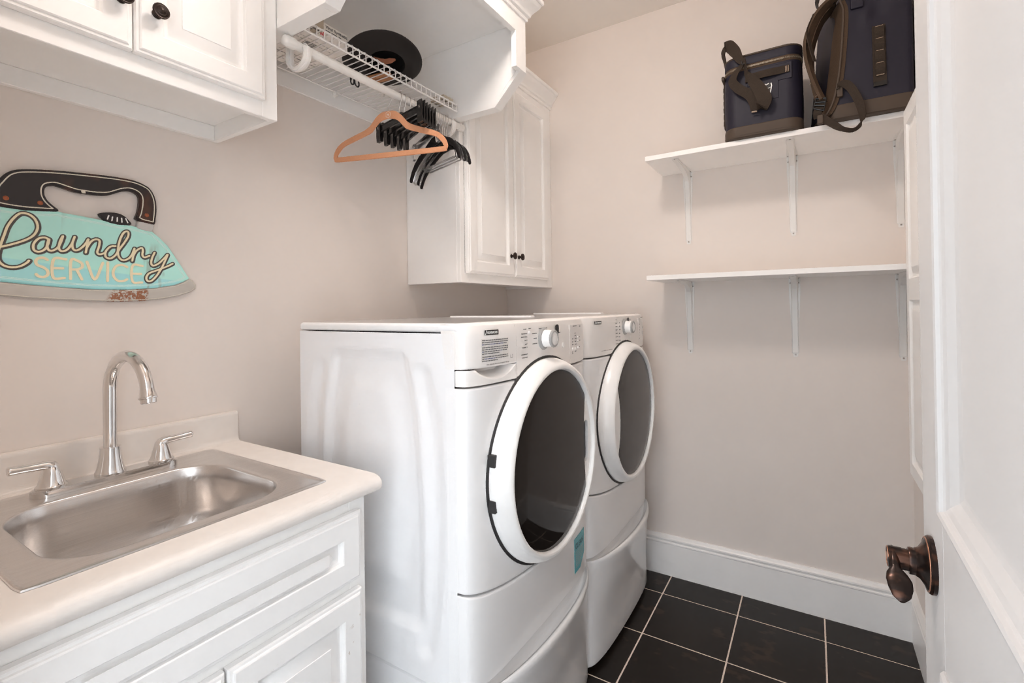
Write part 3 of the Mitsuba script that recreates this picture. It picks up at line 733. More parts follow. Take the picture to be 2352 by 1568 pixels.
def machine(kind, Y0, label, ped_label, flip):
    Y1 = Y0 + MW
    yc, hw = (Y0 + Y1) / 2, MW / 2

    def Xf(y):
        t = np.clip((np.asarray(y, float) - yc) / hw, -1, 1)
        return MX1 + .056 * np.maximum(1 - np.abs(t) ** 7, 0) ** (1 / 2.3) - .012 * t * t * (1 - np.abs(t) ** 7) + .002

    ys = yc + hw * np.sin(np.linspace(-PI / 2, PI / 2, 72))
    ys = yc + hw * np.unique(np.r_[np.linspace(-1, -.8, 18), np.linspace(-.8, .8, 34), np.linspace(.8, 1, 18)])

    def fascia(y0, y1, zb, zt, off=0.0, r=.006, back=.03, bulge=None, nz=3):
        """Bowed front piece between z = zb(y) and zt(y), edges rolled back by r."""
        yy = ys[(ys > y0 + 1e-6) & (ys < y1 - 1e-6)]; yy = np.r_[y0, yy, y1]
        B, T = (np.broadcast_to(f(yy) if callable(f) else f, yy.shape) for f in (zb, zt))
        x = Xf(yy) + off
        rows = []
        for q in np.linspace(PI / 2, 0, 5): rows.append((x - r + r * math.cos(q), B + r - r * math.sin(q)))
        for q in np.linspace(0, 1, nz + 2)[1:-1]: rows.append((x, B + r + (T - B - 2 * r) * q))
        for q in np.linspace(0, PI / 2, 5): rows.append((x - r + r * math.cos(q), T - r + r * math.sin(q)))
        rows = [(np.minimum(x - back, rows[0][0]), rows[0][1])] + rows + [(np.minimum(x - back, rows[-1][0]), rows[-1][1])]
        P = np.array([np.stack([a if bulge is None else a + bulge(yy, b), yy, b], 1) for a, b in rows])
        m = grid(P)
        # end walls at both sides
        ends = []
        for e in (0, -1):
            L = P[:, e]; n = len(L); c = L.mean(0)
            ends.append(tm(np.vstack([L, c]), [[i, (i + 1) % n, n] for i in range(n)]))
        return cat(m, *ends)

    def conform(m, off):
        """Flat print (y, z) laid on the bowed front."""
        v = np.array(m.vertices); return trimesh.Trimesh(np.c_[Xf(v[:, 1]) + off + v[:, 0], v[:, 1:]], m.faces, process=False)

    m = thing(kind, label, 'washing machine' if kind == 'washing_machine' else 'dryer')
    ZT, ZB = 1.263, .386
    # cabinet: side sheets with pressed relief, back, top
    nx, nz = 110, 150
    xs, zs = np.meshgrid(np.linspace(MX0 + .002, MX1 - .001, nx), np.linspace(ZB, 1.2385, nz))
    dep = .0125 * relief(xs, zs, RECESS, .018) - .0125 * relief(xs, zs, PAD, .034) + .0090 * (relief(xs, zs, RIDGE, .020) + relief(xs, zs, RIDGE2, .020))
    side = grid(np.stack([xs, Y0 + dep, zs], 2))
    put('side_panel', side, 'enamel_side', m, True, 'side sheet pressed with an arched relief')
    put('side_panel', bx(MX0 + .002, MX1 - .001, Y1 - .004, Y1, ZB, 1.2385), 'enamel_side', m)
    put('back_panel', bx(MX0, MX0 + .004, Y0 + .004, Y1 - .004, ZB, 1.2385), 'enamel_side', m)
    put('chassis', bx(MX0 + .01, MX1 - .004, Y0 + .0165, Y1 - .005, ZB + .002, 1.2375), 'rubber_black', m)
    put('top_panel', cat(rbox(MX0 - .001, MX1 + .012, Y0 - .001, Y1 + .001, 1.2400, ZT, .0095, 20)), 'enamel_white', m, 40)
    put('top_rail', rbox(MX0 + .05, MX1 - .16, Y1 - .045 if not flip else Y1 - .05, Y1 - .012, ZT - .006, ZT + .0055, .004), 'enamel_white', m, 40)
    seam = lambda y: .590 + .040 * ((np.asarray(y) - yc) / hw) ** 2
    DZ = 1.112
    # door panel, lower panel
    put('front_panel', fascia(Y0, Y1, lambda y: seam(y) + .0025, DZ - .0022), 'enamel_white', m, 40)
    put('lower_panel', fascia(Y0, Y1, lambda y: .402 + .004 * np.exp(-((np.asarray(y) - yc) / .25) ** 4), lambda y: seam(y) - .0025, nz=6), 'enamel_white', m, 40)
    # console
    cz0, cz1 = DZ + .0022, ZT - .002
    roll = lambda yy, z: -.016 * np.clip((z - (ZT - .018)) / .016, 0, 1) ** 2
    if kind == 'washing_machine':
        dy = Y0 + .188
        con = put('console', fascia(dy + .0006, Y1, cz0, cz1, bulge=roll), 'console_white', m, 40)
        dd = put('dispenser_drawer', fascia(Y0, dy - .0006, 1.1540, cz1, bulge=roll), 'console_white', m, 40)
        # strip under the dispenser with its finger scoop
        yy = np.linspace(Y0, dy - .0006, 40); zz = np.linspace(cz0, 1.1520, 16)
        YY, ZZ = np.meshgrid(yy, zz)
        cy, hwid = Y0 + .105, .078
        arc = cz0 + .010 + .030 * ((YY - cy) / hwid) ** 2
        inside = np.clip((ZZ - arc) / .010, 0, 1) * (np.abs(YY - cy) < hwid)
        P = np.stack([Xf(YY) - .040 * inside * np.clip((ZZ - cz0 - .008) / .02, 0, 1), YY, ZZ], 2)
        st_ = put('scoop_strip', cat(grid(P), bx(MX1 - .02, MX1 + .0, Y0 + .002, dy - .002, cz0, 1.150)), 'console_white', m, 40)
        put('shadow_gap', bx(MX1 - .02, MX1 + .018, Y0 + .03, dy - .01, 1.1500, 1.1538, 0), 'rubber_black', dd)
        dv2 = Y1 - .172
    else:
        con = put('console', fascia(Y0, Y1, cz0, cz1, bulge=roll), 'console_white', m, 40)
        dv2 = Y1 - .145
    pr_ = []
    pan = fascia(dv2, Y1 - .012, cz0 + .004, cz1 - .020, off=.0006, r=.0004, back=.003)
    put('display_panel', pan, 'console_white', con, 40)
    # print: brand badge, legends
    def quad(y, z, w, h): pr_.append(extrude(sbox(y, z, y + w, z + h), .0004, 'x', 0))
    def quadlist(L, mat, name, lab=None):
        ms = []
        for (y, z, w, h) in L:
            n = max(1, int(w / .02)); e = np.linspace(y, y + w, n + 1)
            ms += [extrude(sbox(a, z, b, z + h), .0004, 'x', 0) for a, b in zip(e[:-1], e[1:])]
        return put(name, conform(cat(*ms), .0014), mat, con, False, lab)
    r2 = np.random.default_rng(11 if flip else 5)
    def words(y, z, total, h=.0022):
        out, u = [], 0
        while u < total - .003:
            w = min(r2.uniform(.005, .011), total - u); out.append((y + u, z, w, h)); u += w + .0016
        return out
    by0 = Y0 + .058 if not flip else Y0 + .052
    def lettering(txt, y, z, h, mat, name, depth=.0004, bold=False, lab=None, parent=None, off=.0014):
        t = meshkit.text_mesh(txt, h, depth, bold); v = np.array(t.vertices)
        tt = trimesh.Trimesh(np.c_[v[:, 2], v[:, 0] + y, v[:, 1] + z], t.faces, process=False)
        return put(name, conform(tt, off), mat, parent or con, False, lab)
    badge_par = dd if kind == 'washing_machine' else con
    bw = .0500
    put('brand_badge', conform(extrude(sbox(by0, 1.2325, by0 + bw, 1.2445), .0004, 'x', 0), .0014), 'print_black', badge_par, False, 'small black brand badge')
    lettering('KENMORE', by0 + .0080, 1.2355, .0058, 'print_white', 'brand_lettering', bold=True, parent=badge_par, off=.0018)
    put('brand_slash', conform(extrude(Polygon([(by0 + .001, 1.2328), (by0 + .003, 1.2328), (by0 + .008, 1.2442), (by0 + .006, 1.2442)]), .0003, 'x', 0), .0018), 'print_white', badge_par, False)
    kx = Y0 + .3330 if not flip else Y0 + .3450
    kz = 1.2090 if not flip else 1.2130
    L = []
    if kind == 'washing_machine':
        lab = [conform(extrude(sbox(Y0 + .047, 1.1680, Y0 + .150, 1.2235), .0003, 'x', 0), .0008)]
        lbk = put('instruction_label', cat(*lab), 'paper_white', dd, False, 'printed instruction label')
        ms = []; mb = []
        for i in range(10):
            z = 1.2190 - i * .0050 - (.0022 if i > 2 else 0) - (.0022 if i > 6 else 0)
            n_ = .098 if i not in (2, 6, 9) else (.092, .062, .055)[(2, 6, 9).index(i)]
            for (y, z_, w, h) in words(Y0 + .049, z, n_, .0021): (mb if (i in (2, 5, 8) and r2.random() < .4) else ms).append(extrude(sbox(y, z_, y + w, z_ + h), .0003, 'x', 0))
        put('label_text', conform(cat(*ms), .0014), 'print_dark', lbk, False)
        if mb: put('label_text', conform(cat(*mb), .0014), 'print_blue', lbk, False)
        put('capacity_print', conform(cat(*[extrude(sbox(y, z, y + w, z + h), .0003, 'x', 0) for (y, z, w, h) in words(Y0 + .063, 1.1600, .088, .0026)]), .0014), 'print_grey', dd, False)
        put('crest', conform(extrude(sbox(Y0 + .158, 1.1690, Y0 + .168, 1.1790).difference(sbox(Y0 + .1595, 1.1705, Y0 + .1665, 1.1800)), .0003, 'x', 0), .0014), 'print_grey', dd, False)
        for i, z in enumerate((1.2385, 1.2265, 1.2180, 1.2080, 1.1980, 1.1895, 1.1710, 1.1625)):
            w = (.016, .026, .027, .010, .008, .022, .027, .023)[i]
            L += words(Y0 + .236 - w, z, w)
        L += [(Y0 + .2375, 1.2262 - q * .0092, .0014, .003) for q in range(5)] + [(Y0 + .2375, 1.1708, .0018, .0032), (Y0 + .2375, 1.1622, .0018, .0032)]
        for (z, w) in ((1.2245, .026), (1.2110, .019), (1.1965, .026)): L += words(kx - .040 - w, z, w)
        L += words(kx - .030, 1.2370, .024) + words(kx + .005, 1.2380, .014)
        L += words(Y0 + .247, 1.2395, .012)
        L += words(kx + .092, 1.2200, .016)
        sb = dv2
        L += words(sb + .026, 1.2345, .032) + words(sb + .086, 1.2320, .012)
        L += words(sb + .038, 1.2110, .016)
        for i, z in enumerate((1.2030, 1.1935, 1.1840, 1.1750)):
            if i: L += words(sb + .018, z, .010)
            L += words(sb + .040, z, .017)
        L += words(sb + .084, 1.1965, .011) + words(sb + .084, 1.1850, .012) + words(sb + .080, 1.1640, .014)
        L += words(sb + .018, 1.1520, .010) + words(sb + .039, 1.1520, .016) + words(sb + .018, 1.1470, .009)
        win = (Y0 + .4185, 1.2310)
    else:
        put('capacity_print', conform(cat(*[extrude(sbox(y, z, y + w, z + h), .0003, 'x', 0) for (y, z, w, h) in words(Y0 + .100, 1.1320, .100, .0022)]), .0014), 'print_grey', con, False)
        for i in range(8): L += words(Y0 + .236, 1.2440 - i * .0135, (.012, .016, .018, .020, .022, .024, .026, .028)[i])
        for i in range(7): L += words(Y0 + .275, 1.2300 - i * .0140, .008 + .002 * (i % 3), .004)
        for i in range(5): L += words(kx + .058, 1.2420 - i * .0130, .014)
        for i in range(8): L += words(dv2 + .012, 1.2400 - i * .0125, .008)
        L += words(dv2 + .040, 1.2450, .030) + words(dv2 + .090, 1.2450, .010)
        for z in (1.2010, 1.1950, 1.1780, 1.1700, 1.1640): L += words(dv2 + .080, z, .020)
        win = (kx + .040, 1.2360)
    quadlist(L, 'print_dark', 'printed_legend')
    # little buttons
    def button(y, z, r, mat='plastic_white', sx=1.0):
        p = conform(lathe([(0, 0), (r, 0), (r, .0012), (r * .8, .0022), (0, .0024)], (0, y, z), (1, 0, 0), 20), .0010); put('button', p, mat, con, 40)
    if kind == 'washing_machine':
        for (dy_, z) in ((.070, 1.1975), (.071, 1.1860), (.021, 1.1625), (.044, 1.1615), (.070, 1.1640)): button(dv2 + dy_, z, .0042)
        button(Y0 + .2520, 1.2300, .0055)
        button(Y0 + .4600, 1.1810, .0085); button(Y0 + .4230, 1.1870, .0085)
    else:
        for (dy_, z) in ((.070, 1.1800), (.078, 1.1650)): button(dv2 + dy_, z, .004)
        button(kx + .060, 1.1680, .007); button(kx + .060, 1.1860, .006)
    put('display_window', conform(extrude(sbox(win[0] - .011, win[1] - .0145, win[0] + .011, win[1] + .0145).buffer(-.008).buffer(.008), .0012, 'x', 0), .0008), 'plastic_black', con, 40, 'black display window')
    # timer dial
    at = (float(Xf(kx)) + .0005, kx, kz)
    kd = put('dial', lathe([(0, .0), (.0325, 0), (.0325, .0018), (.0295, .0045), (.0270, .0065), (0, .0065)], at, (1, 0, 0), 40), 'plastic_grey', con, 40, 'grey dial ring')
    put('dial_cap', lathe([(0, .006), (.0250, .006), (.0235, .028), (.0232, .030), (.0, .030)], at, (1, 0, 0), 40), 'plastic_white', kd, 40, 'white dial body')
    put('dial_band', lathe([(.0228, .0295), (.0245, .0295), (.0250, .032), (.0245, .0355), (.0215, .0372), (.019, .0372), (.0185, .0350)], at, (1, 0, 0), 40), 'plastic_grey', kd, 40, 'grey rim of the dial')
    put('dial_face', lathe([(.0190, .0352), (.0175, .0362), (0, .0368)], at, (1, 0, 0), 40), 'plastic_white', kd, 40)

    # round door
    zc = .872
    dr_ = put('door', lathe([(.279, -.024), (.280, -.004), (.2795, .003), (.2765, .014), (.2710, .0255), (.2650, .0335), (.2595, .0375), (.2545, .0385), (.2505, .0370), (.2480, .0325), (.2465, .0260), (.2465, .0100)], (.866, yc, zc), (1, 0, 0), 96), 'plastic_white', m, 40, 'white round door ring')
    ga = np.linspace(0, 2 * PI, 121)
    gr = np.array([.2680, .2790, .2860, .2880])
    GY, GZ = yc + gr[:, None] * np.cos(ga), zc + gr[:, None] * np.sin(ga) * 1.0
    put('gasket_gap', grid(np.stack([Xf(GY) + np.array([.0030, .0026, .0018, -.002])[:, None], GY, GZ], 2)), 'rubber_black', dr_, 40, 'dark gap around the door')
    sgn = -1 if flip else 1
    R_, cutr = .2480, .456
    cutc = yc + sgn * (.1750 + cutr)
    dome = lathe([(0, -.03), (R_, -.03), (R_, .024)] + [(R_ * math.cos(a), .024 + .010 * math.sin(a)) for a in np.linspace(0, PI / 2, 12)[1:]], (.866, yc, zc), (1, 0, 0), 96)
    D = tman(dome)
    if D.volume() < 0: dome.invert(); D = tman(dome)
    cutter = manifold3d.Manifold.cylinder(.4, cutr, cutr, 160, True).rotate((0, 90, 0)).translate((.9, cutc, zc))
    glass = mtri(D - cutter)
    put('glass', glass, 'door_glass', dr_, 25, 'dark smoked door glass')
    hand = D ^ cutter
    slot = manifold3d.Manifold.hull_points(np.array([[x, yc + sgn * q[0], zc + q[1]] for x in (.80, .96) for q in ((.170, -.050), (.170, .050), (.185, .064), (.200, .066), (.214, .058), (.2165, .045), (.2165, -.045), (.214, -.058), (.200, -.066), (.185, -.064))]))
    hand = hand.translate((-.001, 0, 0))
    hand = hand ^ manifold3d.Manifold.cube((.2, 2, 3), True).translate((.984, yc, zc))
    plate = mtri(hand if flip else hand - slot)
    hp = put('handle_plate', plate, 'plastic_white', dr_, 25, 'white grip plate beside the glass')
    if not flip: put('grip_slot', bx(.868, .8838, yc + sgn * .193 - .030, yc + sgn * .193 + .030, zc - .072, zc + .072), 'plastic_black', hp, 30, 'black hand slot')
    if not flip:
        for z in (.9310, .8220):
            put('hinge_cover', cat(bx(.846, .8665, yc - .2810, yc - .2640, z - .0145, z + .0145, .001)), 'rubber_black', dr_, 30, 'black hinge notch')
    # pedestal
    p = thing('pedestal', ped_label, 'pedestal')
    put('body', cat(bx(MX0 + .002, MX1 - .002, Y0 + .001, Y1 - .001, .018, ZB - .004, .004)), 'enamel_side', p)
    for fx in (MX0 + .06, MX1 - .06):
        for fy in (Y0 + .06, Y1 - .06):
            put('foot', lathe([(0, 0), (.022, 0), (.022, .008), (.012, .010), (.012, .019), (0, .019)], (fx, fy, 0.0004), (0, 0, 1), 16), 'rubber_black', p)
    # drawer front: bowed sheet whose top swells into a lip with a finger trough behind
    yy = ys; w = np.exp(-((yy - yc) / (.80 * hw)) ** 6)
    lip = .044 * np.clip(1 - np.abs((yy - yc) / (hw * .97)) ** 2.2, 0, 1)
    X = Xf(yy)
    q2 = np.clip((X - .806) / .03, 0, 1)
    rows = []
    rows.append((X - .03, np.full_like(yy, .022)))
    rows.append((X - .004, np.full_like(yy, .020)))
    rows.append((X, np.full_like(yy, .026)))
    for z in np.linspace(.06, .335, 11):
        q = np.clip((z - .14) / .235, 0, 1); rows.append((X + lip * q * q * (3 - 2 * q) * .80, np.full_like(yy, z)))
    zt = .397 - .002 * ((yy - yc) / hw) ** 2
    rows.append((X + lip * .93, zt - .036)); rows.append((X + lip * 1.0 + .001, zt - .020)); rows.append((X + lip * 1.03 + .001, zt - .010)); rows.append((X + lip * 1.0, zt - .002)); rows.append((X + lip * .88, zt + .0005)); rows.append((X + lip * .72 - .002, zt - .0015)); rows.append((X + lip * .58 - .004 * q2, zt - .008 - .016 * w))
    rows.append((X + lip * .28 - .006 * q2, zt - .010 - .034 * w)); rows.append((X + lip * .05 - .008 * q2, zt - .010 - .034 * w)); rows.append((X - .014 * q2, zt - .008 - .016 * w)); rows.append((X - .022 * q2, zt + .002 + .008 * w)); rows.append((X - .024 * q2, zt + .003 + .045 * w))
    put('drawer', grid(np.array([np.stack([a, yy, b], 1) for a, b in rows])), 'enamel_white', p, 50, 'bowed drawer front with a swelling lip handle')
    return m, Xf, yc, hw, lettering


mw, XfW, ycW, hwW, letW = machine('washing_machine', -1.490, 'white front loading washing machine nearest the sink, with a teal tag on its lower front', 'white drawer pedestal under the washing machine nearest the sink', False)
machine('clothes_dryer', -.796, 'white front loading dryer in the corner beside the shelf wall', 'white drawer pedestal under the dryer by the shelf wall', True)

# teal magnetic tag on the washer's lower panel
tg = thing('magnet_tag', 'teal printed magnet tag stuck low on the front of the washing machine', 'tag')
def on_front(poly, off, th):
    m = extrude(poly, th, 'x', 0); m = m.subdivide_to_size(.012) if hasattr(m, 'subdivide_to_size') else m
    v = np.array(m.vertices); return trimesh.Trimesh(np.c_[XfW(v[:, 1]) + off + v[:, 0], v[:, 1:]], m.faces, process=False)
TAG = Polygon([(-.9640, .5530), (-.8720, .5560), (-.8720, .4780), (-.9150, .4440), (-.9640, .4440)])
put('plate', on_front(TAG, .0006, .0012), 'tag_teal', tg, False)
t_ = meshkit.text_mesh('CLEAN', .0165, .0004, True); v = np.array(t_.vertices); wv = v[:, 0].max()
t_ = trimesh.Trimesh(np.c_[v[:, 2], -.9575 + v[:, 0] / wv * .070, v[:, 1] + .518], t_.faces, process=False)
v = np.array(t_.vertices); put('word', trimesh.Trimesh(np.c_[XfW(v[:, 1]) + .0019 + v[:, 0], v[:, 1:]], t_.faces, process=False), 'tag_ink', tg, False, 'dark word on the tag')
rl = np.random.default_rng(3)
LL = []
for i in range(8):
    z = .507 - i * .0068; y = -.957
    y_end = -.882 if z > .478 else -.882 - (.478 - z) * 1.25
    while y < y_end - .006:
        w = min(rl.uniform(.006, .014), y_end - y); LL.append(sbox(y, z, y + w, z + .0022)); y += w + .003
put('small_print', on_front(unary_union(LL), .0019, .0003), 'print_grey', tg, False)

# ------------------------------------------------------------------ wall shelves and their brackets
def bracket(xc, zt, ll, lw, label, half=.0215):
    b = thing('shelf_bracket', label, 'bracket', 'brackets under the wall shelves')
    P = Polygon([(xc - half, zt), (xc + half, zt), (xc + half * .97, zt - .06), (xc + .0088, zt - lw + .004), (xc + .006, zt - lw), (xc - .006, zt - lw), (xc - .0088, zt - lw + .004), (xc - half * .97, zt - .06)])
    put('wall_leg', extrude(P, .0022, 'y', -.0026), 'bracket_metal', b, 20)
    Q = Polygon([(xc - half, -.0026), (xc + half, -.0026), (xc + half * .95, -.06), (xc + .009, -ll), (xc - .009, -ll), (xc - half * .95, -.06)])
    put('shelf_leg', extrude(Q, .0020, 'z', zt - .0022), 'bracket_metal', b, 20)
    # raised rib with a gusset in the corner: trapezoid across, profile in (y, z)
    prof = [(-.0024, -lw + .014), (-.0050, -lw + .020), (-.0115, -.120), (-.0170, -.075), (-.030, -.046), (-.055, -.027), (-.085, -.0165), (-.13, -.0115), (-ll + .022, -.0055), (-ll + .014, -.0022)]
    V, F = [], []
    for (y, z) in prof:
        n = np.array([0.0, 0.0])
        V += [(xc - .0095, y, zt + z), (xc + .0095, y, zt + z)]
    inner = [(-.0024, z) if i < 4 else ((-.0024 - .010 * 0, -.0022) if i in () else (y, -.0022)) for i, (y, z) in enumerate(prof)]
    base = [(-.0024, -lw + .014), (-.0024, -lw + .020), (-.0024, -.120), (-.0024, -.075), (-.0024, -.046), (-.0100, -.0022), (-.085, -.0022), (-.13, -.0022), (-ll + .022, -.0022), (-ll + .014, -.0022)]
    for (y, z) in base:
        V += [(xc - .0135, y, zt + z), (xc + .0135, y, zt + z)]
    n = len(prof)
    for i in range(n - 1):
        a, c = 2 * i, 2 * (i + 1); o = 2 * n
        F += [[a, a + 1, c + 1, c], [o + a, a, c, o + c], [a + 1, o + a + 1, o + c + 1, c + 1]]
    mm = tm(V, F); mm.fix_normals()
    put('rib', mm, 'bracket_metal', b, 25)
    s = []
    for (dx, dz) in ((-.0155, -.022), (.0155, -.022), (0, -lw + .010)):
        s.append(('y', xc + dx, dz))
    for (ax, x, dz) in s:
        put('screw', lathe([(0, 0), (.0034, 0), (.0030, .0012), (0, .0014)], (x, -.0046 + .0012, zt + dz), (0, -1, 0), 12), 'screw_metal', b, 40)
    for (dx, y) in ((-.0155, -.022), (.0155, -.022), (0, -ll + .010)):
        put('screw', lathe([(0, 0), (.0038, 0), (.0033, .0012), (0, .0014)], (xc + dx, y, zt - .0022), (0, 0, -1), 12), 'screw_metal', b, 40)


for (nm, x0, zt, ll, lw) in (('upper', .9045, 1.9452, .270, .338), ('lower', .9035, 1.4286, .232, .336)):
    s = thing('wall_shelf', f'long white {nm} wall shelf ' + ('carrying the navy cooler bag and backpack' if nm == 'upper' else 'standing empty below the bag shelf'), 'shelf')
    put('board', bx(x0, 1.8305, -.2906, -.0005, zt - .0203, zt, .001), 'shelf_melamine', s)
    for (x, w) in ((1.0225, 'left end'), (1.4500, 'middle'), (1.8090, 'right end')):
        bracket(x, zt - .0204, ll, lw, f'white steel bracket under the {w} of the {nm} shelf')

# ------------------------------------------------------------------ ironing cabinet on the right wall
ib = thing('ironing_cabinet', 'narrow white two-panel ironing board cabinet on the right wall beside the shelf ends', 'cabinet')
IY0, IY1, IZ0, IZ1, IXF = -.730, -.3445, .738, 1.9225, 1.777
put('box', bx(IXF + .016, W - .0005, IY0 + .004, IY1 - .004, IZ0 + .004, IZ1 - .004), 'cabinet_paint', ib)
fy0, fy1 = -IY1, -IY0                                      # u runs along -y
st2 = .044
def ibx(u0, u1, v0, v1): return bx(IXF, IXF + .0155, -u1, -u0, v0, v1, .0015)
zs_ = [(.781, 1.303), (1.372, 1.870)]
dk = put('door', cat(ibx(fy0, fy0 + st2, IZ0, IZ1), ibx(fy1 - st2, fy1, IZ0, IZ1), ibx(fy0 + st2, fy1 - st2, IZ0, .781), ibx(fy0 + st2, fy1 - st2, 1.303, 1.372), ibx(fy0 + st2, fy1 - st2, 1.870, IZ1)), 'cabinet_paint', ib, 20)
for (a, b) in zs_:
    q = rings(fy0 + st2, fy1 - st2, a, b, [(0, -.015), (0, 0), (.002, -.0035), (.006, -.008), (.010, -.0092), (.016, -.0085), (.030, -.0035), (.034, -.0025), (.036, -.0022)], faceXn(IXF)); q.fix_normals()
    put('panel', q, 'cabinet_paint', dk, False)

# ------------------------------------------------------------------ wire shelf in the open bay, rod, hangers
ZD, XB, XL = 2.1095, .026, .330
ws = thing('wire_shelf', 'white vinyl coated wire shelf inside the open hanging cabinet', 'shelf')
WY0, WY1 = -1.5635, -.8630
put('back_rail', cyl((XB, WY0, ZD - .0040), (XB, WY1, ZD - .0040), .0029, 10), 'vinyl_white', ws)
put('front_rail', cyl((XL - .0045, WY0, ZD - .0045), (XL - .0045, WY1, ZD - .0045), .0031, 10), 'vinyl_white', ws)
put('lip_rail', cyl((XL - .0045, WY0, 2.0790), (XL - .0045, WY1, 2.0790), .0033, 10), 'vinyl_white', ws)
put('middle_rail', cyl((.170, WY0, ZD - .0040), (.170, WY1, ZD - .0040), .0026, 10), 'vinyl_white', ws)
wire0 = tube([(XB - .003, 0, ZD), (.1, 0, ZD), (.2, 0, ZD), (.318, 0, ZD), (.326, 0, ZD - .0008), (.3298, 0, ZD - .005), (.3300, 0, ZD - .012), (.3300, 0, 2.078)], .00185, 7)
NWY = 28
wd = None
for i in range(NWY):
    y = WY0 + .008 + i * (WY1 - WY0 - .016) / (NWY - 1)
    put('cross_wire', moved(wire0, (0, y, 0)), 'vinyl_white', ws, 50)
for y in (-1.47, -1.2000, -.93):
    put('wall_clip', cat(rbox(.013, .031, y - .007, y + .007, ZD - .017, ZD + .0005, .003, 12), cyl((.012, y, ZD - .010), (.016, y, ZD - .010), .010, 16)), 'rod_plastic', ws)

RX, RZ, RR = .300, 2.0380, .0142
rd = thing('closet_rod', 'white closet rod running under the front of the wire shelf', 'rod')
put('tube', cyl((RX, -1.5700, RZ), (RX, -.8050, RZ), RR - .0012, 28), 'rod_plastic', rd)
for (a, b) in ((-1.5900, -1.5550), (-.8180, -.7930)):
    lo, hi = (a, b) if a < -1 else (b, a)
    d = 1 if a < -1 else -1
    put('end_cap', lathe([(0, 0), (.0100, .0005), (.0145, .004), (.0160, .010), (.0160, .032), (.0148, .035), (0, .035)], (RX, lo, RZ), (0, d, 0), 28), 'rod_plastic', rd, 40)
for (y, lab) in ((-1.5270, 'white U-shaped rod hook at the left end of the closet rod'), (-.8730, 'white U-shaped rod hook at the right end of the closet rod behind the hangers')):
    h = thing('rod_hook', lab, 'hook')
    path = catmull([(.3175, 0, 2.0400), (.3175, 0, 2.0220), (.3105, 0, 2.0030), (.2910, 0, 1.9900), (.2620, 0, 1.9900), (.2430, 0, 2.0030), (.2360, 0, 2.0220), (.2355, 0, 2.0700), (.2365, 0, 2.1035)], 6)
    m1 = strap(path + [0, y, 0], [(0, 1, 0)], .0240, .0040, 1)
    m2 = strap(path * [1, 1, 1] + [0, y, 0] + np.stack([np.zeros(len(path)), np.zeros(len(path)), np.zeros(len(path))], 1), [(0, 1, 0)], .0060, .0120, 1)
    put('strap', m1, 'rod_plastic', h, 30); put('rib', m2, 'vinyl_white', h, 30)
    put('rod_cradle', tube([(RX + (RR + .0018) * math.cos(a), y, RZ + (RR + .0018) * math.sin(a)) for a in np.linspace(-PI * .55, PI * .45, 12)], .0022, 8), 'rod_plastic', h, 40)


def hook_path(z_neck, lean=1, up=.0):
    """Wire hook in hanger coordinates (s, z): stem, then over the rod."""
    r = RR + .0024
    p = [(0, z_neck), (.000, z_neck + .012), (lean * .001, RZ - .040), (lean * .008, RZ - .026), (lean * .0155, RZ - .012), (lean * r, RZ)]
    for a in np.linspace(0, PI * 1.08, 12)[1:]: p.append((lean * r * math.cos(a), RZ + r * math.sin(a)))
    return np.array(p)


def hanger_frame(y, yaw, x=RX):
    a = math.radians(yaw); d = np.array([math.cos(a), math.sin(a), 0]); n = np.array([-math.sin(a), math.cos(a), 0]); c = np.array([x, y, 0])
    return lambda s, t, z: c + np.asarray(s)[..., None] * d + np.asarray(t)[..., None] * n + np.asarray(z)[..., None] * np.array([0, 0, 1.0])


def slab(poly, th, fr, bev=.001):
    out = []
    steps = [(bev, -th / 2, -th / 2 + bev), (0, -th / 2 + bev, th / 2 - bev), (bev, th / 2 - bev, th / 2)]
    for i, a, b in steps:
        m = extrude(poly.buffer(-i), b - a, 'y', a); v = np.array(m.vertices)
        out.append(trimesh.Trimesh(fr(v[:, 0], v[:, 1], v[:, 2]), m.faces, process=False))
    return cat(*out)


def hook(parent, fr, z_neck, lean=1, r=.0015):
    q = hook_path(z_neck, lean); q = catmull(q, 3)
    return put('hook', tube(fr(q[:, 0], np.zeros(len(q)), q[:, 1]), r, 8), 'wire_chrome', parent, 50, 'shiny wire hook')


# peach velvet hanger, nearest
ph = thing('velvet_hanger', 'peach velvet suit hanger at the near end of the closet rod', 'hanger')
fr = hanger_frame(-1.1876, 17, .2817)
half = [(0, 1.982), (.024, 1.9795), (.044, 1.9675), (.060, 1.9500), (.073, 1.9360), (.088, 1.9270), (.105, 1.9200), (.166, 1.8985), (.190, 1.886), (.207, 1.870), (.216, 1.852), (.218, 1.840), (.214, 1.829), (.203, 1.8235), (.10, 1.8222)]
outer_ = half + [(-s, z) for s, z in half[::-1]]
hin = [(0, 1.9565), (.026, 1.9510), (.043, 1.9385), (.058, 1.9220), (.077, 1.9090), (.165, 1.8795), (.185, 1.867), (.199, 1.851), (.2015, 1.8435), (.197, 1.8402), (.10, 1.8400)]
inner_ = hin + [(-s, z) for s, z in hin[::-1]]
PO = Polygon(catmull(outer_, 4, True)).buffer(0).difference(Polygon(catmull(inner_, 4, True)).buffer(0))
put('frame', slab(PO, .0062, fr, .0012), 'peach_velvet', ph, 40, 'flat peach velvet frame')
hx = LineString([(.0165 * math.cos(a + PI / 6), 1.9685 + .0108 * math.sin(a + PI / 6) * 1.05) for a in np.linspace(0, 2 * PI, 7)])
mk = unary_union([Polygon(hx.coords).buffer(.0004).difference(Polygon(hx.coords).buffer(-.0006))])
mk = shapely.affinity.scale(mk, .62, 1.0, origin=(0, 1.9685))
m = extrude(mk, .0004, 'y', -.0037); v = np.array(m.vertices)
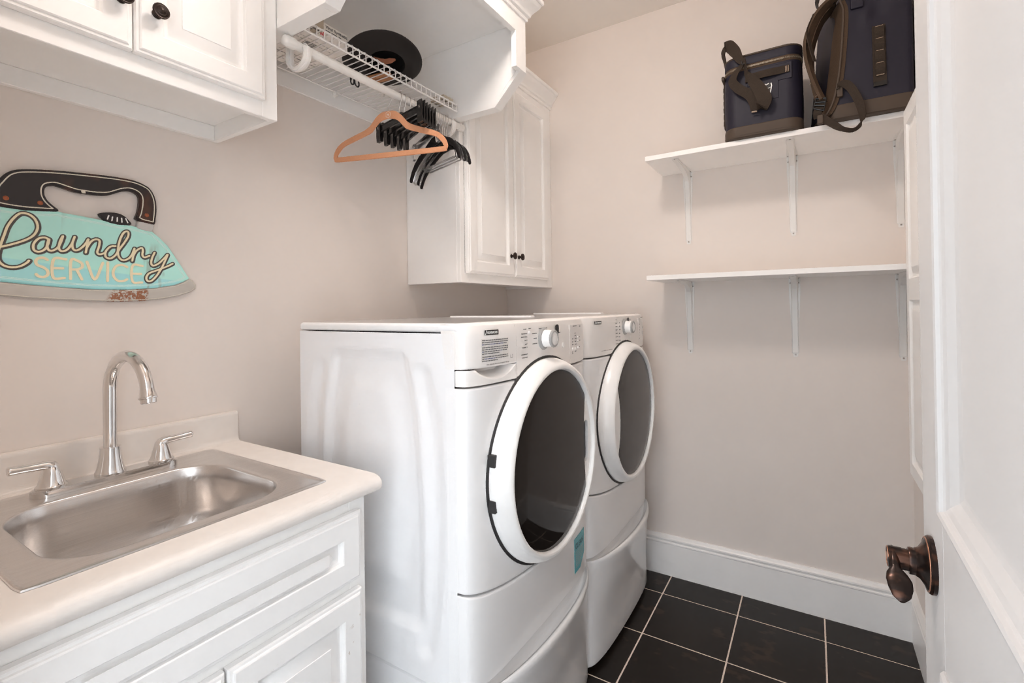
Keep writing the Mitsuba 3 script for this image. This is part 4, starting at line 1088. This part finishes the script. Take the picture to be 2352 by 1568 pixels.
em = put('emblem', trimesh.Trimesh(fr(v[:, 0], v[:, 1], v[:, 2]), m.faces, process=False), 'print_white', ph, False, 'small white hexagon mark')
t = meshkit.text_mesh('M', .0062, .0004); v = np.array(t.vertices); v[:, 0] -= v[:, 0].mean()
put('letter', trimesh.Trimesh(fr(v[:, 0], -.0037 + v[:, 2], v[:, 1] + 1.9655), t.faces[:, ::-1], process=False), 'print_white', em, False)
hook(ph, fr, 1.980, 1, .0016)


def clip_hanger(y, yaw, label, mat, nm, zb=1.962, half=.135, tilt=0.0):
    h = thing(nm, label, 'hanger', 'clip hangers on the closet rod')
    fr = hanger_frame(y, yaw)
    bar = Polygon([(-half, zb - .012 - tilt), (-.03, zb - .012), (.03, zb - .012), (half, zb - .012 + tilt), (half, zb + .012 + tilt), (.03, zb + .013), (.014, zb + .022), (-.014, zb + .022), (-.03, zb + .013), (-half, zb + .012 - tilt)])
    put('bar', cat(slab(bar, .0045, fr, .001), slab(sbox(-half, zb + .008, half, zb + .0125), .0090, fr, .001), slab(sbox(-half, zb - .0125, half, zb - .008), .0090, fr, .001)), mat, h, 30)
    hook(h, fr, zb + .020, 1, .0015)
    for s, dz in ((-half + .004, -tilt), (half - .004, tilt)):
        c = put('clip', None or clip_mesh(fr, s, zb + dz), mat, h, 30)
        put('spring', tube([tuple(fr(np.array([s])[0], np.array([.0072 * math.cos(a)])[0], np.array([zb + dz + .004 + .012 * math.sin(a)])[0])) for a in np.linspace(-1.2, PI + 1.2, 12)], .0016, 6), 'wire_chrome', c, 40)
    return h


def clip_mesh(fr, s, z):
    out = []
    for sg in (-1, 1):
        prof = [(sg * .0030, z - .004), (sg * .0052, z + .024), (sg * .0080, z + .024), (sg * .0066, z - .006), (sg * .0072, z - .026), (sg * .0048, z - .046), (sg * .0010, z - .046), (sg * .0010, z - .040), (sg * .0040, z - .024)]
        P = Polygon(prof).buffer(.0006)
        m = extrude(P, .026, 'x', s - .013); v = np.array(m.vertices)
        out.append(trimesh.Trimesh(fr(v[:, 0], v[:, 1], v[:, 2]), m.faces, process=False))
    return cat(*out)


ordw = ('first', 'second', 'third', 'fourth', 'fifth')
for i, (y, yw, dz) in enumerate(((-1.155, -13, .0), (-1.131, -17, -.003), (-1.107, -20, -.002), (-1.083, -23, -.004), (-1.059, -26, -.003))):
    clip_hanger(y, yw, f'{ordw[i]} glossy black trouser clip hanger behind the peach hanger', 'plastic_black', 'clip_hanger', 1.960 + dz, .136)
clip_hanger(-1.020, -27, 'clear plastic clip hanger between the black clip hangers and the dress hangers', 'clear_plastic', 'clear_clip_hanger', 1.930, .128)

ARM = [(0, 1.975), (.022, 1.973), (.040, 1.966), (.070, 1.951), (.100, 1.936), (.106, 1.936), (.110, 1.929), (.120, 1.9275), (.150, 1.906), (.172, 1.882), (.186, 1.856), (.190, 1.842), (.1880, 1.836), (.1830, 1.835), (.176, 1.850), (.160, 1.872), (.135, 1.893), (.100, 1.913), (.060, 1.930), (.030, 1.9385)]
ARMP = Polygon(ARM + [(-s, z) for s, z in ARM[::-1]]).buffer(-.001).buffer(.001)
BARP = unary_union([LineString([(-.118, 1.905), (-.112, 1.872), (.112, 1.872), (.118, 1.905)]).buffer(.0035)])


def dress_hanger(y, yaw, black, label, k=1.0, dz=0.0, th=.0105):
    h = thing('dress_hanger' if black else 'clear_hanger', label, 'hanger', 'dress hangers at the far end of the closet rod')
    fr = hanger_frame(y, yaw)
    P = shapely.affinity.translate(shapely.affinity.scale(ARMP, k, 1.0, origin=(0, 0)), 0, dz)
    # arms bow forward towards their ends, as contoured hangers do
    def fr2(s, t, z): return fr(s, t - .35 * (np.abs(s) / .2) ** 2 * .05, z + .055 * s)
    put('frame', slab(P, th, fr2, .002), 'black_velvet' if black else 'clear_plastic', h, 40)
    if not black: put('trouser_bar', slab(shapely.affinity.translate(BARP, 0, dz), .005, fr, .001), 'clear_plastic', h, 40)
    hook(h, fr, 1.974 + dz, 1, .0016)


dress_hanger(-.962, -17, True, 'first black contoured dress hanger just past the clear clip hanger', .92, -.014)
dress_hanger(-.949, -17.5, False, 'first clear plastic dress hanger between two black dress hangers', .90, -.016, .006)
dress_hanger(-.937, -17.5, False, 'second clear plastic dress hanger between two black dress hangers', .93, -.020, .006)
dress_hanger(-.925, -18, True, 'second black contoured dress hanger between clear plastic hangers', .92, -.016, .008)
dress_hanger(-.913, -18, False, 'third clear plastic dress hanger next to the last black hanger', .93, -.018, .006)
dress_hanger(-.900, -18.5, True, 'last black contoured dress hanger at the far end of the rod', .96, -.024)

# ------------------------------------------------------------------ things on the wire shelf
gb = thing('glove_box', 'white cardboard box of vinyl synthetic gloves at the left end of the wire shelf', 'box')
GX0, GX1, GY0, GY1, GZ0, GZ1 = .047, .2730, -1.5600, -1.3490, 2.1120, 2.1690
put('carton', rbox(GX0, GX1, GY0, GY1, GZ0, GZ1, .004, 12), 'paper_white', gb, 30)
def face_text(txt, h, y, z, mat, nm, bold=False):
    t = meshkit.text_mesh(txt, h, .0004, bold); v = np.array(t.vertices)
    put(nm, trimesh.Trimesh(np.c_[GX1 + .0002 + v[:, 2], y + v[:, 0], z + v[:, 1]], t.faces, process=False), mat, gb, False)
face_text('Vinyl Synthetic', .0082, -1.4320, 2.1535, 'print_dark', 'lettering', True)
put('subtitle', cat(*[extrude(sbox(y, 2.1455, y + w, 2.1480), .0004, 'x', GX1 + .0002) for (y, w) in ((-1.432, .016), (-1.413, .022), (-1.388, .012))]), 'print_dark', gb, False)
face_text('M', .0130, -1.4530, 2.1250, 'print_red', 'size_letter', True)
put('red_emblem', cat(extrude(Point(-1.4480, 2.1570).buffer(.0085).difference(Point(-1.4445, 2.1560).buffer(.0045)), .0004, 'x', GX1 + .0002), extrude(sbox(-1.4560, 2.1425, -1.4390, 2.1455), .0004, 'x', GX1 + .0002)), 'print_red', gb, False)
rp = np.random.default_rng(4)
ms = []
for i in range(11):
    x = .075 + i * .017; y = -1.545
    if i in (4, 8): continue
    while y < -1.365:
        w = rp.uniform(.006, .020)
        if rp.random() < .72: ms.append(extrude(sbox(x, y, x + .0028, min(y + w, -1.36)), .0003, 'z', GZ0 - .0004))
        y += w + .004
put('bottom_print', cat(*ms), 'print_grey', gb, False)
put('barcode', cat(*[extrude(sbox(.205, -1.470 + i * .0042, .232, -1.470 + i * .0042 + (.0028 if i % 3 else .0014)), .0003, 'z', GZ0 - .0004) for i in range(9)]), 'print_dark', gb, False)
put('rule', cat(*[extrude(sbox(x, -1.556, x + .0016, -1.353), .0003, 'z', GZ0 - .0004) for x in (.112, .192)]), 'print_dark', gb, False)
cb = thing('small_carton', 'little brown printed carton beside the glove box at the left end of the wire shelf', 'box')
put('carton', rbox(.2790, .3160, -1.5590, -1.4700, 2.1120, 2.1580, .002, 10), 'carton', cb, 30)
put('print', cat(*[extrude(sbox(.284 + q * .009, -1.552 + .02 * (q % 2), .290 + q * .009, -1.515 + .02 * (q % 3)), .0003, 'z', 2.1116) for q in range(3)] + [extrude(sbox(-1.548 + q * .02, 2.121, -1.534 + q * .02, 2.150), .0003, 'x', .3161) for q in range(3)]), 'print_dark', cb, False)
pk = thing('packet', 'small patterned packet at the far right end of the wire shelf', 'packet')
put('body', rbox(.2450, .3150, -.9300, -.8720, 2.1118, 2.1290, .003, 10), 'carton', pk, 30)
put('band', bx(.2800, .2940, -.9306, -.8714, 2.1114, 2.1296, .001), 'print_white', pk)
put('marks', cat(*[extrude(sbox(.250 + .012 * (q % 5), -.925 + .011 * (q // 5) + .004 * (q % 2), .257 + .012 * (q % 5), -.920 + .011 * (q // 5) + .004 * (q % 2)), .0003, 'z', 2.1115) for q in range(20)]), 'print_dark', pk, False)

# black hat lying crown up, its oval brim overhanging the front of the shelf
ht = thing('hat', 'black wide brimmed felt hat lying crown up on the wire shelf', 'hat')
hn = np.array([-.0866, .0412, .9954]); hn /= np.linalg.norm(hn)
hc = np.array([.2952, -1.2235, 2.1335])
ha = np.array([.7575, -.6462, .0926]); ha -= hn * (ha @ hn); ha /= np.linalg.norm(ha)
hb = np.cross(hn, ha)
NH = 64
aa = np.arange(NH) * 2 * PI / NH
def hat_rings(L):
    V = []
    for (r, h, off) in L:
        c = hc + off * (-.016 * ha + .012 * hb)
        V.append(c + r * 1.10 * np.cos(aa)[:, None] * ha + r * .90 * np.sin(aa)[:, None] * hb + (h + .004 * (r / .14) ** 2 * np.cos(2 * aa))[:, None] * hn)
    F = []
    for i in range(len(V) - 1):
        for k_ in range(NH):
            l = (k_ + 1) % NH; F.append([i * NH + k_, i * NH + l, (i + 1) * NH + l, (i + 1) * NH + k_])
    m = tm(np.vstack(V), F); m.fix_normals(); return m
put('brim', hat_rings([(.0690, .0015, 1), (.0720, -.0010, 1), (.085, -.0030, .8), (.110, -.0040, .4), (.130, -.0030, .1), (.1425, -.0005, 0), (.1445, .0012, 0), (.1430, .0028, 0), (.130, .0005, .1), (.110, -.0005, .4), (.085, .0008, .8), (.0745, .0040, 1)]), 'felt_brim', ht, 50, 'wide black brim')
put('crown', hat_rings([(.0745, .0040, 1), (.0735, .02, 1), (.0710, .045, 1), (.066, .060, 1), (.054, .068, 1), (.032, .065, 1), (.012, .062, 1), (.0003, .0615, 1)]), 'felt_black', ht, 50)
put('lining', hat_rings([(.0715, .0260, 1), (.0680, .044, 1), (.062, .055, 1), (.050, .0605, 1), (.030, .0585, 1), (.0003, .0565, 1)]), 'felt_black', ht, 50)
put('lining_fold', strap([(.262, -1.236, 2.150), (.285, -1.214, 2.141), (.306, -1.200, 2.144), (.318, -1.188, 2.150)], [(.3, .3, .9)], [.010, .020, .018, .006], .002, 6), 'lining_copper', ht, 40, 'copper brown lining showing inside the crown')
put('sweatband', hat_rings([(.0690, .0015, 1), (.0680, .012, 1), (.0700, .0265, 1)]), 'felt_black', ht, 50, 'black sweatband')
put('hat_band', hat_rings([(.0750, .0045, 1), (.0765, .0055, 1), (.0752, .024, 1), (.0735, .0245, 1)]), 'plastic_black', ht, 50)
cpts = [(.215, -1.262, 2.134), (.203, -1.2680, 2.112), (.200, -1.2720, 2.095), (.200, -1.2790, 2.072), (.2010, -1.2760, 2.0625), (.2020, -1.2690, 2.0640), (.2010, -1.2660, 2.080), (.2010, -1.2655, 2.105), (.215, -1.2620, 2.133)]
put('chin_cord', tube(catmull(cpts, 6), .0024, 8), 'rubber_black', ht, 50, 'black cord loop hanging through the wires')
cpts2 = [(.222, -1.250, 2.134), (.205, -1.2560, 2.110), (.203, -1.2640, 2.085), (.204, -1.2630, 2.0650), (.2035, -1.2540, 2.0605), (.2030, -1.2470, 2.0670), (.2030, -1.2480, 2.090), (.206, -1.2480, 2.112), (.225, -1.2440, 2.133)]
put('chin_cord', tube(catmull(cpts2, 6), .0024, 8), 'rubber_black', ht, 50)
put('cord_tab', strap([(.215, -1.268, 2.134), (.200, -1.2730, 2.108), (.1975, -1.2770, 2.076)], [(0, 1, .2)], [.012, .012, .006], .002, 5), 'rubber_black', ht, 40)

lb = thing('leather_strap', 'folded tan leather strap lying under the brim of the black hat', 'strap')
for i, (y0, a) in enumerate(((-1.200, 9), (-1.172, 7))):
    put('fold', rot_z(rbox(.195, .285 - .010 * i, y0, y0 + .0245, 2.1120, 2.1205, .0035, 12), a, (.24, y0, 0)), 'leather_tan', lb, 40)

# ------------------------------------------------------------------ cooler bag
ZS = 1.9454


def rstack(x0, x1, y0, y1, r, levels, seg=8):
    """Rounded-rectangle tower: levels = (z, inset)."""
    V = []
    for z, i in levels:
        rr_ = max(r - i, .004)
        pts = []
        for cx, cy, a0 in ((x1 - i - rr_, y1 - i - rr_, 0), (x0 + i + rr_, y1 - i - rr_, 90), (x0 + i + rr_, y0 + i + rr_, 180), (x1 - i - rr_, y0 + i + rr_, 270)):
            for a in np.linspace(0, 90, seg + 1): pts.append((cx + rr_ * math.cos(math.radians(a0 + a)), cy + rr_ * math.sin(math.radians(a0 + a)), z))
        V.append(np.array(pts))
    n = len(V[0]); F = []
    for i in range(len(V) - 1):
        for k in range(n):
            l = (k + 1) % n; F.append([i * n + k, i * n + l, (i + 1) * n + l, (i + 1) * n + k])
    F = np.array(F); F = np.vstack([F[:, [0, 1, 2]], F[:, [0, 2, 3]]]).tolist()
    VV = np.vstack(V + [V[0].mean(0)[None], V[-1].mean(0)[None]]); c0, c1 = len(VV) - 2, len(VV) - 1
    for k in range(n):
        l = (k + 1) % n; F.append([c0, l, k]); F.append([c1, (len(V) - 1) * n + k, (len(V) - 1) * n + l])
    return tm(VV, F)


cb_ = thing('cooler_bag', 'navy soft cooler bag with brown webbing straps on the left of the upper shelf', 'bag')
X0, X1, Y0_, Y1_ = 1.2235, 1.4965, -.3140, -.0700
put('base', rstack(X0, X1, Y0_, Y1_, .055, [(ZS, .010), (ZS + .004, .003), (ZS + .012, .0), (ZS + .040, .0005), (ZS + .044, .003), (ZS + .048, .006)]), 'brown_rubber', cb_, 35, 'brown rubber foot')
put('base_groove', rstack(X0 + .012, X1 - .012, Y0_ - .0008, Y1_, .05, [(ZS + .010, .0006), (ZS + .0135, .0)]), 'brown_rubber', cb_, 35)
put('body', rstack(X0, X1, Y0_, Y1_, .055, [(ZS + .042, .004), (ZS + .06, .0022), (ZS + .13, .0), (ZS + .20, .001), (ZS + .255, .003), (ZS + .262, .006)]), 'navy_fabric', cb_, 45, 'navy body')
put('zip_tape', rstack(X0, X1, Y0_, Y1_, .055, [(ZS + .258, .0055), (ZS + .262, .0045), (ZS + .279, .0045), (ZS + .283, .0065)]), 'brown_pad', cb_, 40, 'brown zip tape')
put('lid', rstack(X0, X1, Y0_, Y1_, .055, [(ZS + .280, .006), (ZS + .285, .003), (ZS + .312, .004), (ZS + .320, .009), (ZS + .323, .02)]), 'navy_fabric', cb_, 40, 'navy lid')
put('piping', cat(tube(rpath := np.array([(x, y, ZS + .3155) for x, y in np.array(sbox(X0 + .06, Y0_ + .06, X1 - .06, Y1_ - .06).buffer(.0555, quad_segs=8).exterior.coords)[:-1]]), .0042, 8, True)), 'brown_rubber', cb_, 50, 'brown piping')
tp = np.array(sbox(X0 + .06, Y0_ + .06, X1 - .06, Y1_ - .06).buffer(.0565, quad_segs=24).exterior.coords)
ls = LineString(tp); nteeth = int(ls.length / .0044); tb = []
tooth = trimesh.creation.box((.0022, .0036, .0070))
for i in range(nteeth):
    p = ls.interpolate(i * .0044); q = ls.interpolate(i * .0044 + .001)
    if p.y > -.20: continue
    a = math.atan2(q.y - p.y, q.x - p.x); m = tooth.copy(); m.apply_transform(trimesh.transformations.rotation_matrix(a, [0, 0, 1])); m.apply_translation((p.x, p.y, ZS + .2705)); tb.append(m)
zt = put('zipper_teeth', cat(*tb), 'zip_brass', cb_, False, kind='stuff')
pt = put('patch', rbox(1.3120, 1.4620, Y0_ - .0016, Y0_ + .004, 2.1350, 2.1960, .0018, 8), 'navy_fabric', cb_, 30)
put('grab_handle', strap([(1.3060, Y0_ - .003, 2.1660), (1.335, Y0_ - .012, 2.1655), (1.380, Y0_ - .016, 2.1660), (1.420, Y0_ - .008, 2.1680), (1.4540, Y0_ - .0035, 2.1700)], [(0, 0, 1)], .0270, .003, 8), 'webbing', cb_, 30, 'flat webbing grab handle')
put('stitching', cat(*[bx(1.4300 + .005 * q, 1.4318 + .005 * q, Y0_ - .0068, Y0_ - .0048, 2.1580, 2.1800, .0002) for q in range(5)]), 'stitch', cb_, False)
put('badge_patch', rbox(1.3380, 1.4180, Y0_ - .0018, Y0_ + .004, 2.0700, 2.1460, .0018, 8), 'navy_fabric', cb_, 30)
bg = put('badge', extrude(Polygon([(1.3420, 2.1320), (1.3900, 2.1320), (1.3985, 2.1240), (1.3900, 2.0900), (1.3780, 2.0880), (1.3480, 2.1120)]), .0015, 'y', Y0_ - .0034), 'print_black', cb_, False, 'black and white badge')
put('badge_mark', cat(extrude(LineString([(1.3935, 2.1290), (1.3955, 2.1200), (1.3905, 2.0940)]).buffer(.0018), .0008, 'y', Y0_ - .0043), extrude(LineString([(1.3760, 2.1110), (1.3930, 2.1150)]).buffer(.0010), .0008, 'y', Y0_ - .0043), extrude(LineString([(1.3690, 2.1270), (1.3730, 2.1300), (1.3770, 2.1265), (1.3850, 2.1300)]).buffer(.0018), .0008, 'y', Y0_ - .0043)), 'print_white', bg, False)
for (pts, wd, w) in (
    ([(1.2330, -.235, 2.2300), (1.2270, -.262, 2.2780), (1.2250, -.285, 2.3060), (1.2450, -.302, 2.3200), (1.2720, -.325, 2.2800), (1.2900, -.334, 2.2400), (1.3040, -.337, 2.2240)], [(.15, -.9, .2), (.2, -.9, .1), (.4, -.8, -.2), (.75, -.45, .5), (.8, -.2, .55), (.55, -.2, .6), (.4, -.2, .7)], [.040, .040, .042, .044, .040, .026, .018]),
    ([(1.3040, -.337, 2.2240), (1.2905, -.335, 2.2090), (1.2720, -.337, 2.1857), (1.2640, -.338, 2.1579), (1.2865, -.337, 2.1260), (1.3221, -.335, 2.0950), (1.3380, -.333, 2.0600), (1.3400, -.330, 2.0360)], [(.5, -.5, .4), (.8, -.4, -.2), (.9, -.35, .1), (.9, -.3, .3), (.5, -.1, .85), (.6, -.1, .8), (.9, -.2, .3), (.95, -.1, .2)], [.014, .022, .028, .032, .034, .036, .036, .034]),
    ([(1.2990, -.345, 2.2370), (1.3090, -.340, 2.2090), (1.3130, -.338, 2.1790), (1.3360, -.342, 2.1420), (1.3600, -.346, 2.0980), (1.3720, -.348, 2.0640), (1.3640, -.344, 2.0420), (1.3480, -.336, 2.0320)], [(.8, -.3, .3), (.5, -.7, .1), (.6, -.6, .3), (.85, -.15, .5), (.92, -.1, .35), (.95, -.1, .2), (.9, -.2, .35), (.8, -.2, .5)], [.022, .014, .020, .038, .046, .050, .048, .036])):
    put('shoulder_strap', strap(pts, wd, w, .0026, 8), 'webbing', cb_, 40, 'twisted brown webbing strap')
put('slider', cat(tube(catmull([(1.2960, -.341, 2.2330), (1.3070, -.343, 2.2370), (1.3090, -.343, 2.2200), (1.2990, -.341, 2.2170)], 4, True), .0022, 8, True)), 'rubber_black', cb_, 40)
put('strap_tip', bx(1.3270, 1.3460, -.3335, -.3295, 2.0270, 2.0330, .001), 'stitch', cb_)
put('side_webbing', cat(*[rbox(X0 - .0045, X0 + .004, -.262, -.236, z, z + .020, .002, 8) for z in np.arange(2.020, 2.18, .027)], bx(X0 - .0022, X0 + .004, -.2620, -.2360, 2.008, 2.186, .0006)), 'webbing', cb_, 30)
put('side_pad', rbox(X0 - .005, X0 + .006, -.300, -.20, 2.190, 2.206, .003, 8), 'brown_rubber', cb_, 30)

# ------------------------------------------------------------------ cooler backpack
bp = thing('backpack', 'tall navy cooler backpack with brown straps at the right of the upper shelf', 'backpack')
HB = [(1.9454, 0), (2.0, .0), (2.1, .0), (2.2, .0), (2.3, .0), (2.38, .0), (2.43, .0), (2.452, .0)]


def foot(z, inset):
    """Footprint of the pack at height z: front edge, wall side, back, slanted harness side."""
    t = (z - 1.945) / .50
    lean = .048 * max(t - .05, 0) ** .8 if t > .05 else 0
    f = Polygon([(1.5800 + lean, -.3320 + .040 * t), (1.8140 + .003 * t, -.3260 + .030 * t), (1.8200, -.060), (1.5050 + lean * .8, -.085)])
    if inset: f = f.buffer(-inset)
    return f.buffer(-.018).buffer(.018, quad_segs=6)


def lofted(levels, n=96):
    V = []
    for z, i in levels:
        ex = foot(z, i).exterior
        if not ex.is_ccw: ex = ex.reverse()
        # start where the front-left corner is, so that levels match
        d0 = ex.project(Point(1.58 + .03, -.40))
        V.append(np.array([(*ex.interpolate((d0 + k * ex.length / n) % ex.length).coords[0], z) for k in range(n)]))
    F = []
    for i in range(len(V) - 1):
        for k in range(n):
            l = (k + 1) % n; F.append([i * n + k, i * n + l, (i + 1) * n + l, (i + 1) * n + k])
    F = np.array(F); F = np.vstack([F[:, [0, 1, 2]], F[:, [0, 2, 3]]]).tolist()
    VV = np.vstack(V + [V[0].mean(0)[None], V[-1].mean(0)[None]]); c0, c1 = len(VV) - 2, len(VV) - 1
    for k in range(n):
        l = (k + 1) % n; F.append([c0, l, k]); F.append([c1, (len(V) - 1) * n + k, (len(V) - 1) * n + l])
    return tm(VV, F)


put('base', lofted([(ZS, .010), (ZS + .004, .004), (ZS + .018, .0), (ZS + .046, .0005), (ZS + .050, .003), (ZS + .054, .007)]), 'brown_rubber', bp, 35, 'brown rubber base')
bm = lofted([(ZS + .048, .005)] + [(ZS + .052 + q * .03, .0025 if q else .003) for q in range(13)] + [(ZS + .45, .006), (ZS + .475, .016), (ZS + .49, .035)], 160)
v = np.array(bm.vertices)
fr_ = np.exp(-((v[:, 0] - 1.715) / .028) ** 2 - ((v[:, 2] - 2.305) / .022) ** 2) * (v[:, 1] < -.2)
fr2_ = np.exp(-((v[:, 0] - 1.690) / .016) ** 2 - ((v[:, 2] - 2.292) / .020) ** 2) * (v[:, 1] < -.2)
v[:, 1] += .010 * fr_ - .010 * fr2_
bm = trimesh.Trimesh(v, bm.faces, process=False)
put('body', bm, 'navy_fabric', bp, True, 'navy body')
# harness pad on the slanted side: bowed slab whose edge shows towards the room
pad_e = np.array([(1.6160, -.3000, 2.3720), (1.6250, -.3020, 2.3330), (1.6220, -.3110, 2.2600), (1.6150, -.3190, 2.1645), (1.6050, -.3270, 2.0788), (1.5910, -.3330, 2.0114), (1.5740, -.3360, 1.9720), (1.5600, -.3300, 1.9600)])
pe = catmull(pad_e, 6)
PV = []
for k, p in enumerate(pe):
    tt = k / (len(pe) - 1)
    wdt = .150 * math.sin(PI * (.10 + .80 * tt)) ** .35
    d = np.array([-.27, .963, 0])
    nrm = np.array([-.963, -.27, 0])
    row = []
    for q in np.linspace(0, 1, 9): row.append(p + d * wdt * q + nrm * (.004 + .012 * math.sin(PI * min(q * 1.2, 1)) * math.sin(PI * (.05 + .9 * tt))))
    PV.append(row)
PV = np.array(PV)
back_ = PV - np.array([-.963, -.27, 0]) * .016
edge = np.concatenate([PV[:, :1], back_[:, :1]], 1)
pdm = cat(grid(PV), grid(back_, True), grid(edge, True), grid(np.stack([PV[:, -1], back_[:, -1]], 1)))
put('back_pad', pdm, 'brown_pad', bp, True, 'brown mesh back pad')
put('pad_piping', tube(pe + np.array([-.004, -.003, 0]), .0040, 8), 'brown_rubber', bp, 50)


def pad_strap(pts, wd, w, th, label):
    k = put('shoulder_strap', strap(pts, wd, w, th, 8), 'brown_pad', bp, 40, label)
    return k


k1 = pad_strap([(1.6050, -.290, 2.3860), (1.5700, -.309, 2.3640), (1.5365, -.318, 2.3180), (1.5130, -.322, 2.2510), (1.5120, -.326, 2.1850), (1.5270, -.334, 2.1080), (1.5480, -.343, 2.0390), (1.5580, -.346, 2.0140)], [(.2, .95, .2), (.2, .95, .1), (.25, .95, 0), (.3, .94, 0), (.3, .94, 0), (.3, .94, 0), (.3, .93, .1), (.3, .93, .2)], .050, .0095, 'padded brown shoulder strap nearest the camera')
put('strap_webbing', strap([(1.5960, -.298, 2.3830), (1.5610, -.316, 2.3590), (1.5270, -.326, 2.3140), (1.5060, -.330, 2.2500), (1.5050, -.333, 2.1860), (1.5200, -.341, 2.1080), (1.5410, -.350, 2.0400), (1.5500, -.353, 2.0160)], [(.3, .9, .2)] * 8, .026, .0028, 8), 'webbing', k1, 40)
tk = []
for (x, y, z, a) in ((1.524, -.334, 2.300, .5), (1.5075, -.339, 2.235, .3), (1.5085, -.340, 2.150, -.3), (1.5230, -.347, 2.085, -.5), (1.5420, -.356, 2.035, -.5)):
    tk.append(tube([(x - .008, y, z - .005), (x + .006, y - .001, z + .005)], .0011, 6))
put('bar_tacks', cat(*tk), 'stitch', k1, 40)
k2 = pad_strap([(1.6000, -.225, 2.4000), (1.5560, -.238, 2.3450), (1.5290, -.242, 2.2700), (1.5230, -.246, 2.2150), (1.5270, -.256, 2.1290), (1.5390, -.270, 2.0500), (1.5500, -.285, 2.0100)], [(.2, .95, .1)] * 7, .050, .0090, 'padded brown shoulder strap behind the first')
put('bundle_strap', strap([(1.5350, -.335, 2.3300), (1.5150, -.342, 2.2750), (1.5200, -.345, 2.2200), (1.5330, -.346, 2.1600)], [(.5, .8, 0)] * 4, .018, .0024, 8), 'webbing', k2, 40)
put('ladder_buckle', cat(*[tube([a_, b_], .0027, 8) for a_, b_ in (((1.5345, -.357, 2.0215), (1.5645, -.357, 2.0175)), ((1.5645, -.357, 2.0175), (1.5575, -.357, 1.9750)), ((1.5575, -.357, 1.9750), (1.5270, -.357, 1.9890)), ((1.5270, -.357, 1.9890), (1.5345, -.357, 2.0215)), ((1.5320, -.359, 2.0090), (1.5620, -.359, 2.0040)), ((1.5300, -.359, 1.9990), (1.5600, -.359, 1.9915)))]), 'plastic_black', bp, 40, 'black ladder buckle')
put('strap_tail', strap([(1.5500, -.3535, 2.0200), (1.5440, -.3530, 1.9930), (1.5380, -.350, 1.9710), (1.5400, -.342, 1.9560)], [(1, -.1, .2)] * 4, .026, .0028, 8), 'webbing', bp, 40)
put('side_buckle', rbox(1.5370, 1.5560, -.3620, -.3420, 1.9300, 1.9620, .004, 10), 'brown_rubber', bp, 30, 'brown side buckle at the shelf edge')
put('hip_strap', strap([(1.5480, -.350, 1.9560), (1.5668, -.362, 1.9350), (1.5937, -.372, 1.9070), (1.6096, -.373, 1.8945), (1.6379, -.370, 1.8850), (1.6590, -.366, 1.8990), (1.6670, -.364, 1.9260), (1.6600, -.360, 1.9733), (1.6440, -.356, 2.0208), (1.6260, -.348, 2.0530), (1.6100, -.338, 2.0600), (1.6020, -.330, 2.0480)],
    [(.5, -.3, .8), (.5, -.3, .8), (.35, -.3, .85), (.2, -.5, .8), (.0, -.8, .5), (-.4, -.75, .1), (.7, -.7, -.1), (.85, -.5, -.1), (.85, -.45, .1), (.75, -.5, .4), (.45, -.55, .7), (.3, -.6, .75)], [.026, .024, .022, .016, .016, .018, .022, .026, .026, .026, .024, .024], .0026, 8), 'webbing', bp, 40, 'loop of webbing hanging over the shelf edge')
put('strap_anchor', rbox(1.5960, 1.6150, -.3360, -.3180, 2.0200, 2.0560, .004, 10), 'brown_rubber', bp, 30)
# daisy chain on the side facing the room
def lad_y(z): return -.3320 + .040 * (z - 1.945) / .50 + .0045
ml = put('webbing_ladder', strap([(1.7195, lad_y(z) - .0035, z) for z in np.linspace(2.048, 2.248, 8)], [(1, 0, 0)], .0370, .0030, 2), 'webbing', bp, 30, 'brown webbing ladder')
for q in range(4):
    z0 = 2.0700 + q * .0430
    put('loop', strap([(1.7200, lad_y(z0) - .0055, z0), (1.7200, lad_y(z0) - .0125, z0 + .016), (1.7200, lad_y(z0) - .0125, z0 + .027), (1.7200, lad_y(z0) - .0060, z0 + .0425)], [(1, 0, 0)], .0270, .0026, 5), 'webbing', ml, 30)
for q in range(5):
    z0 = 2.0695 + q * .0430
    put('bar_tack', tube([(1.7100, lad_y(z0) - .0098, z0), (1.7310, lad_y(z0) - .0098, z0 + .0005)], .0015, 6), 'stitch', ml, 40)
put('ladder_tail', strap([(1.7195, lad_y(2.033) - .0050, 2.0330), (1.7195, lad_y(2.048) - .0050, 2.0485)], [(1, 0, 0)], .0365, .0050, 2), 'plastic_black', ml, 30)
put('corner_patch', rbox(1.6420, 1.6800, -.3080, -.2900, 2.3280, 2.3900, .004, 8), 'navy_fabric', bp, 30)
put('top_buckle', cat(strap([(1.5480, -.270, 2.420), (1.5430, -.280, 2.3960), (1.5480, -.286, 2.3700), (1.5640, -.288, 2.3600)], [(.3, .9, 0)] * 4, .022, .004, 6), rbox(1.5700, 1.6000, -.300, -.280, 2.375, 2.402, .005, 10)), 'rubber_black', bp, 40)
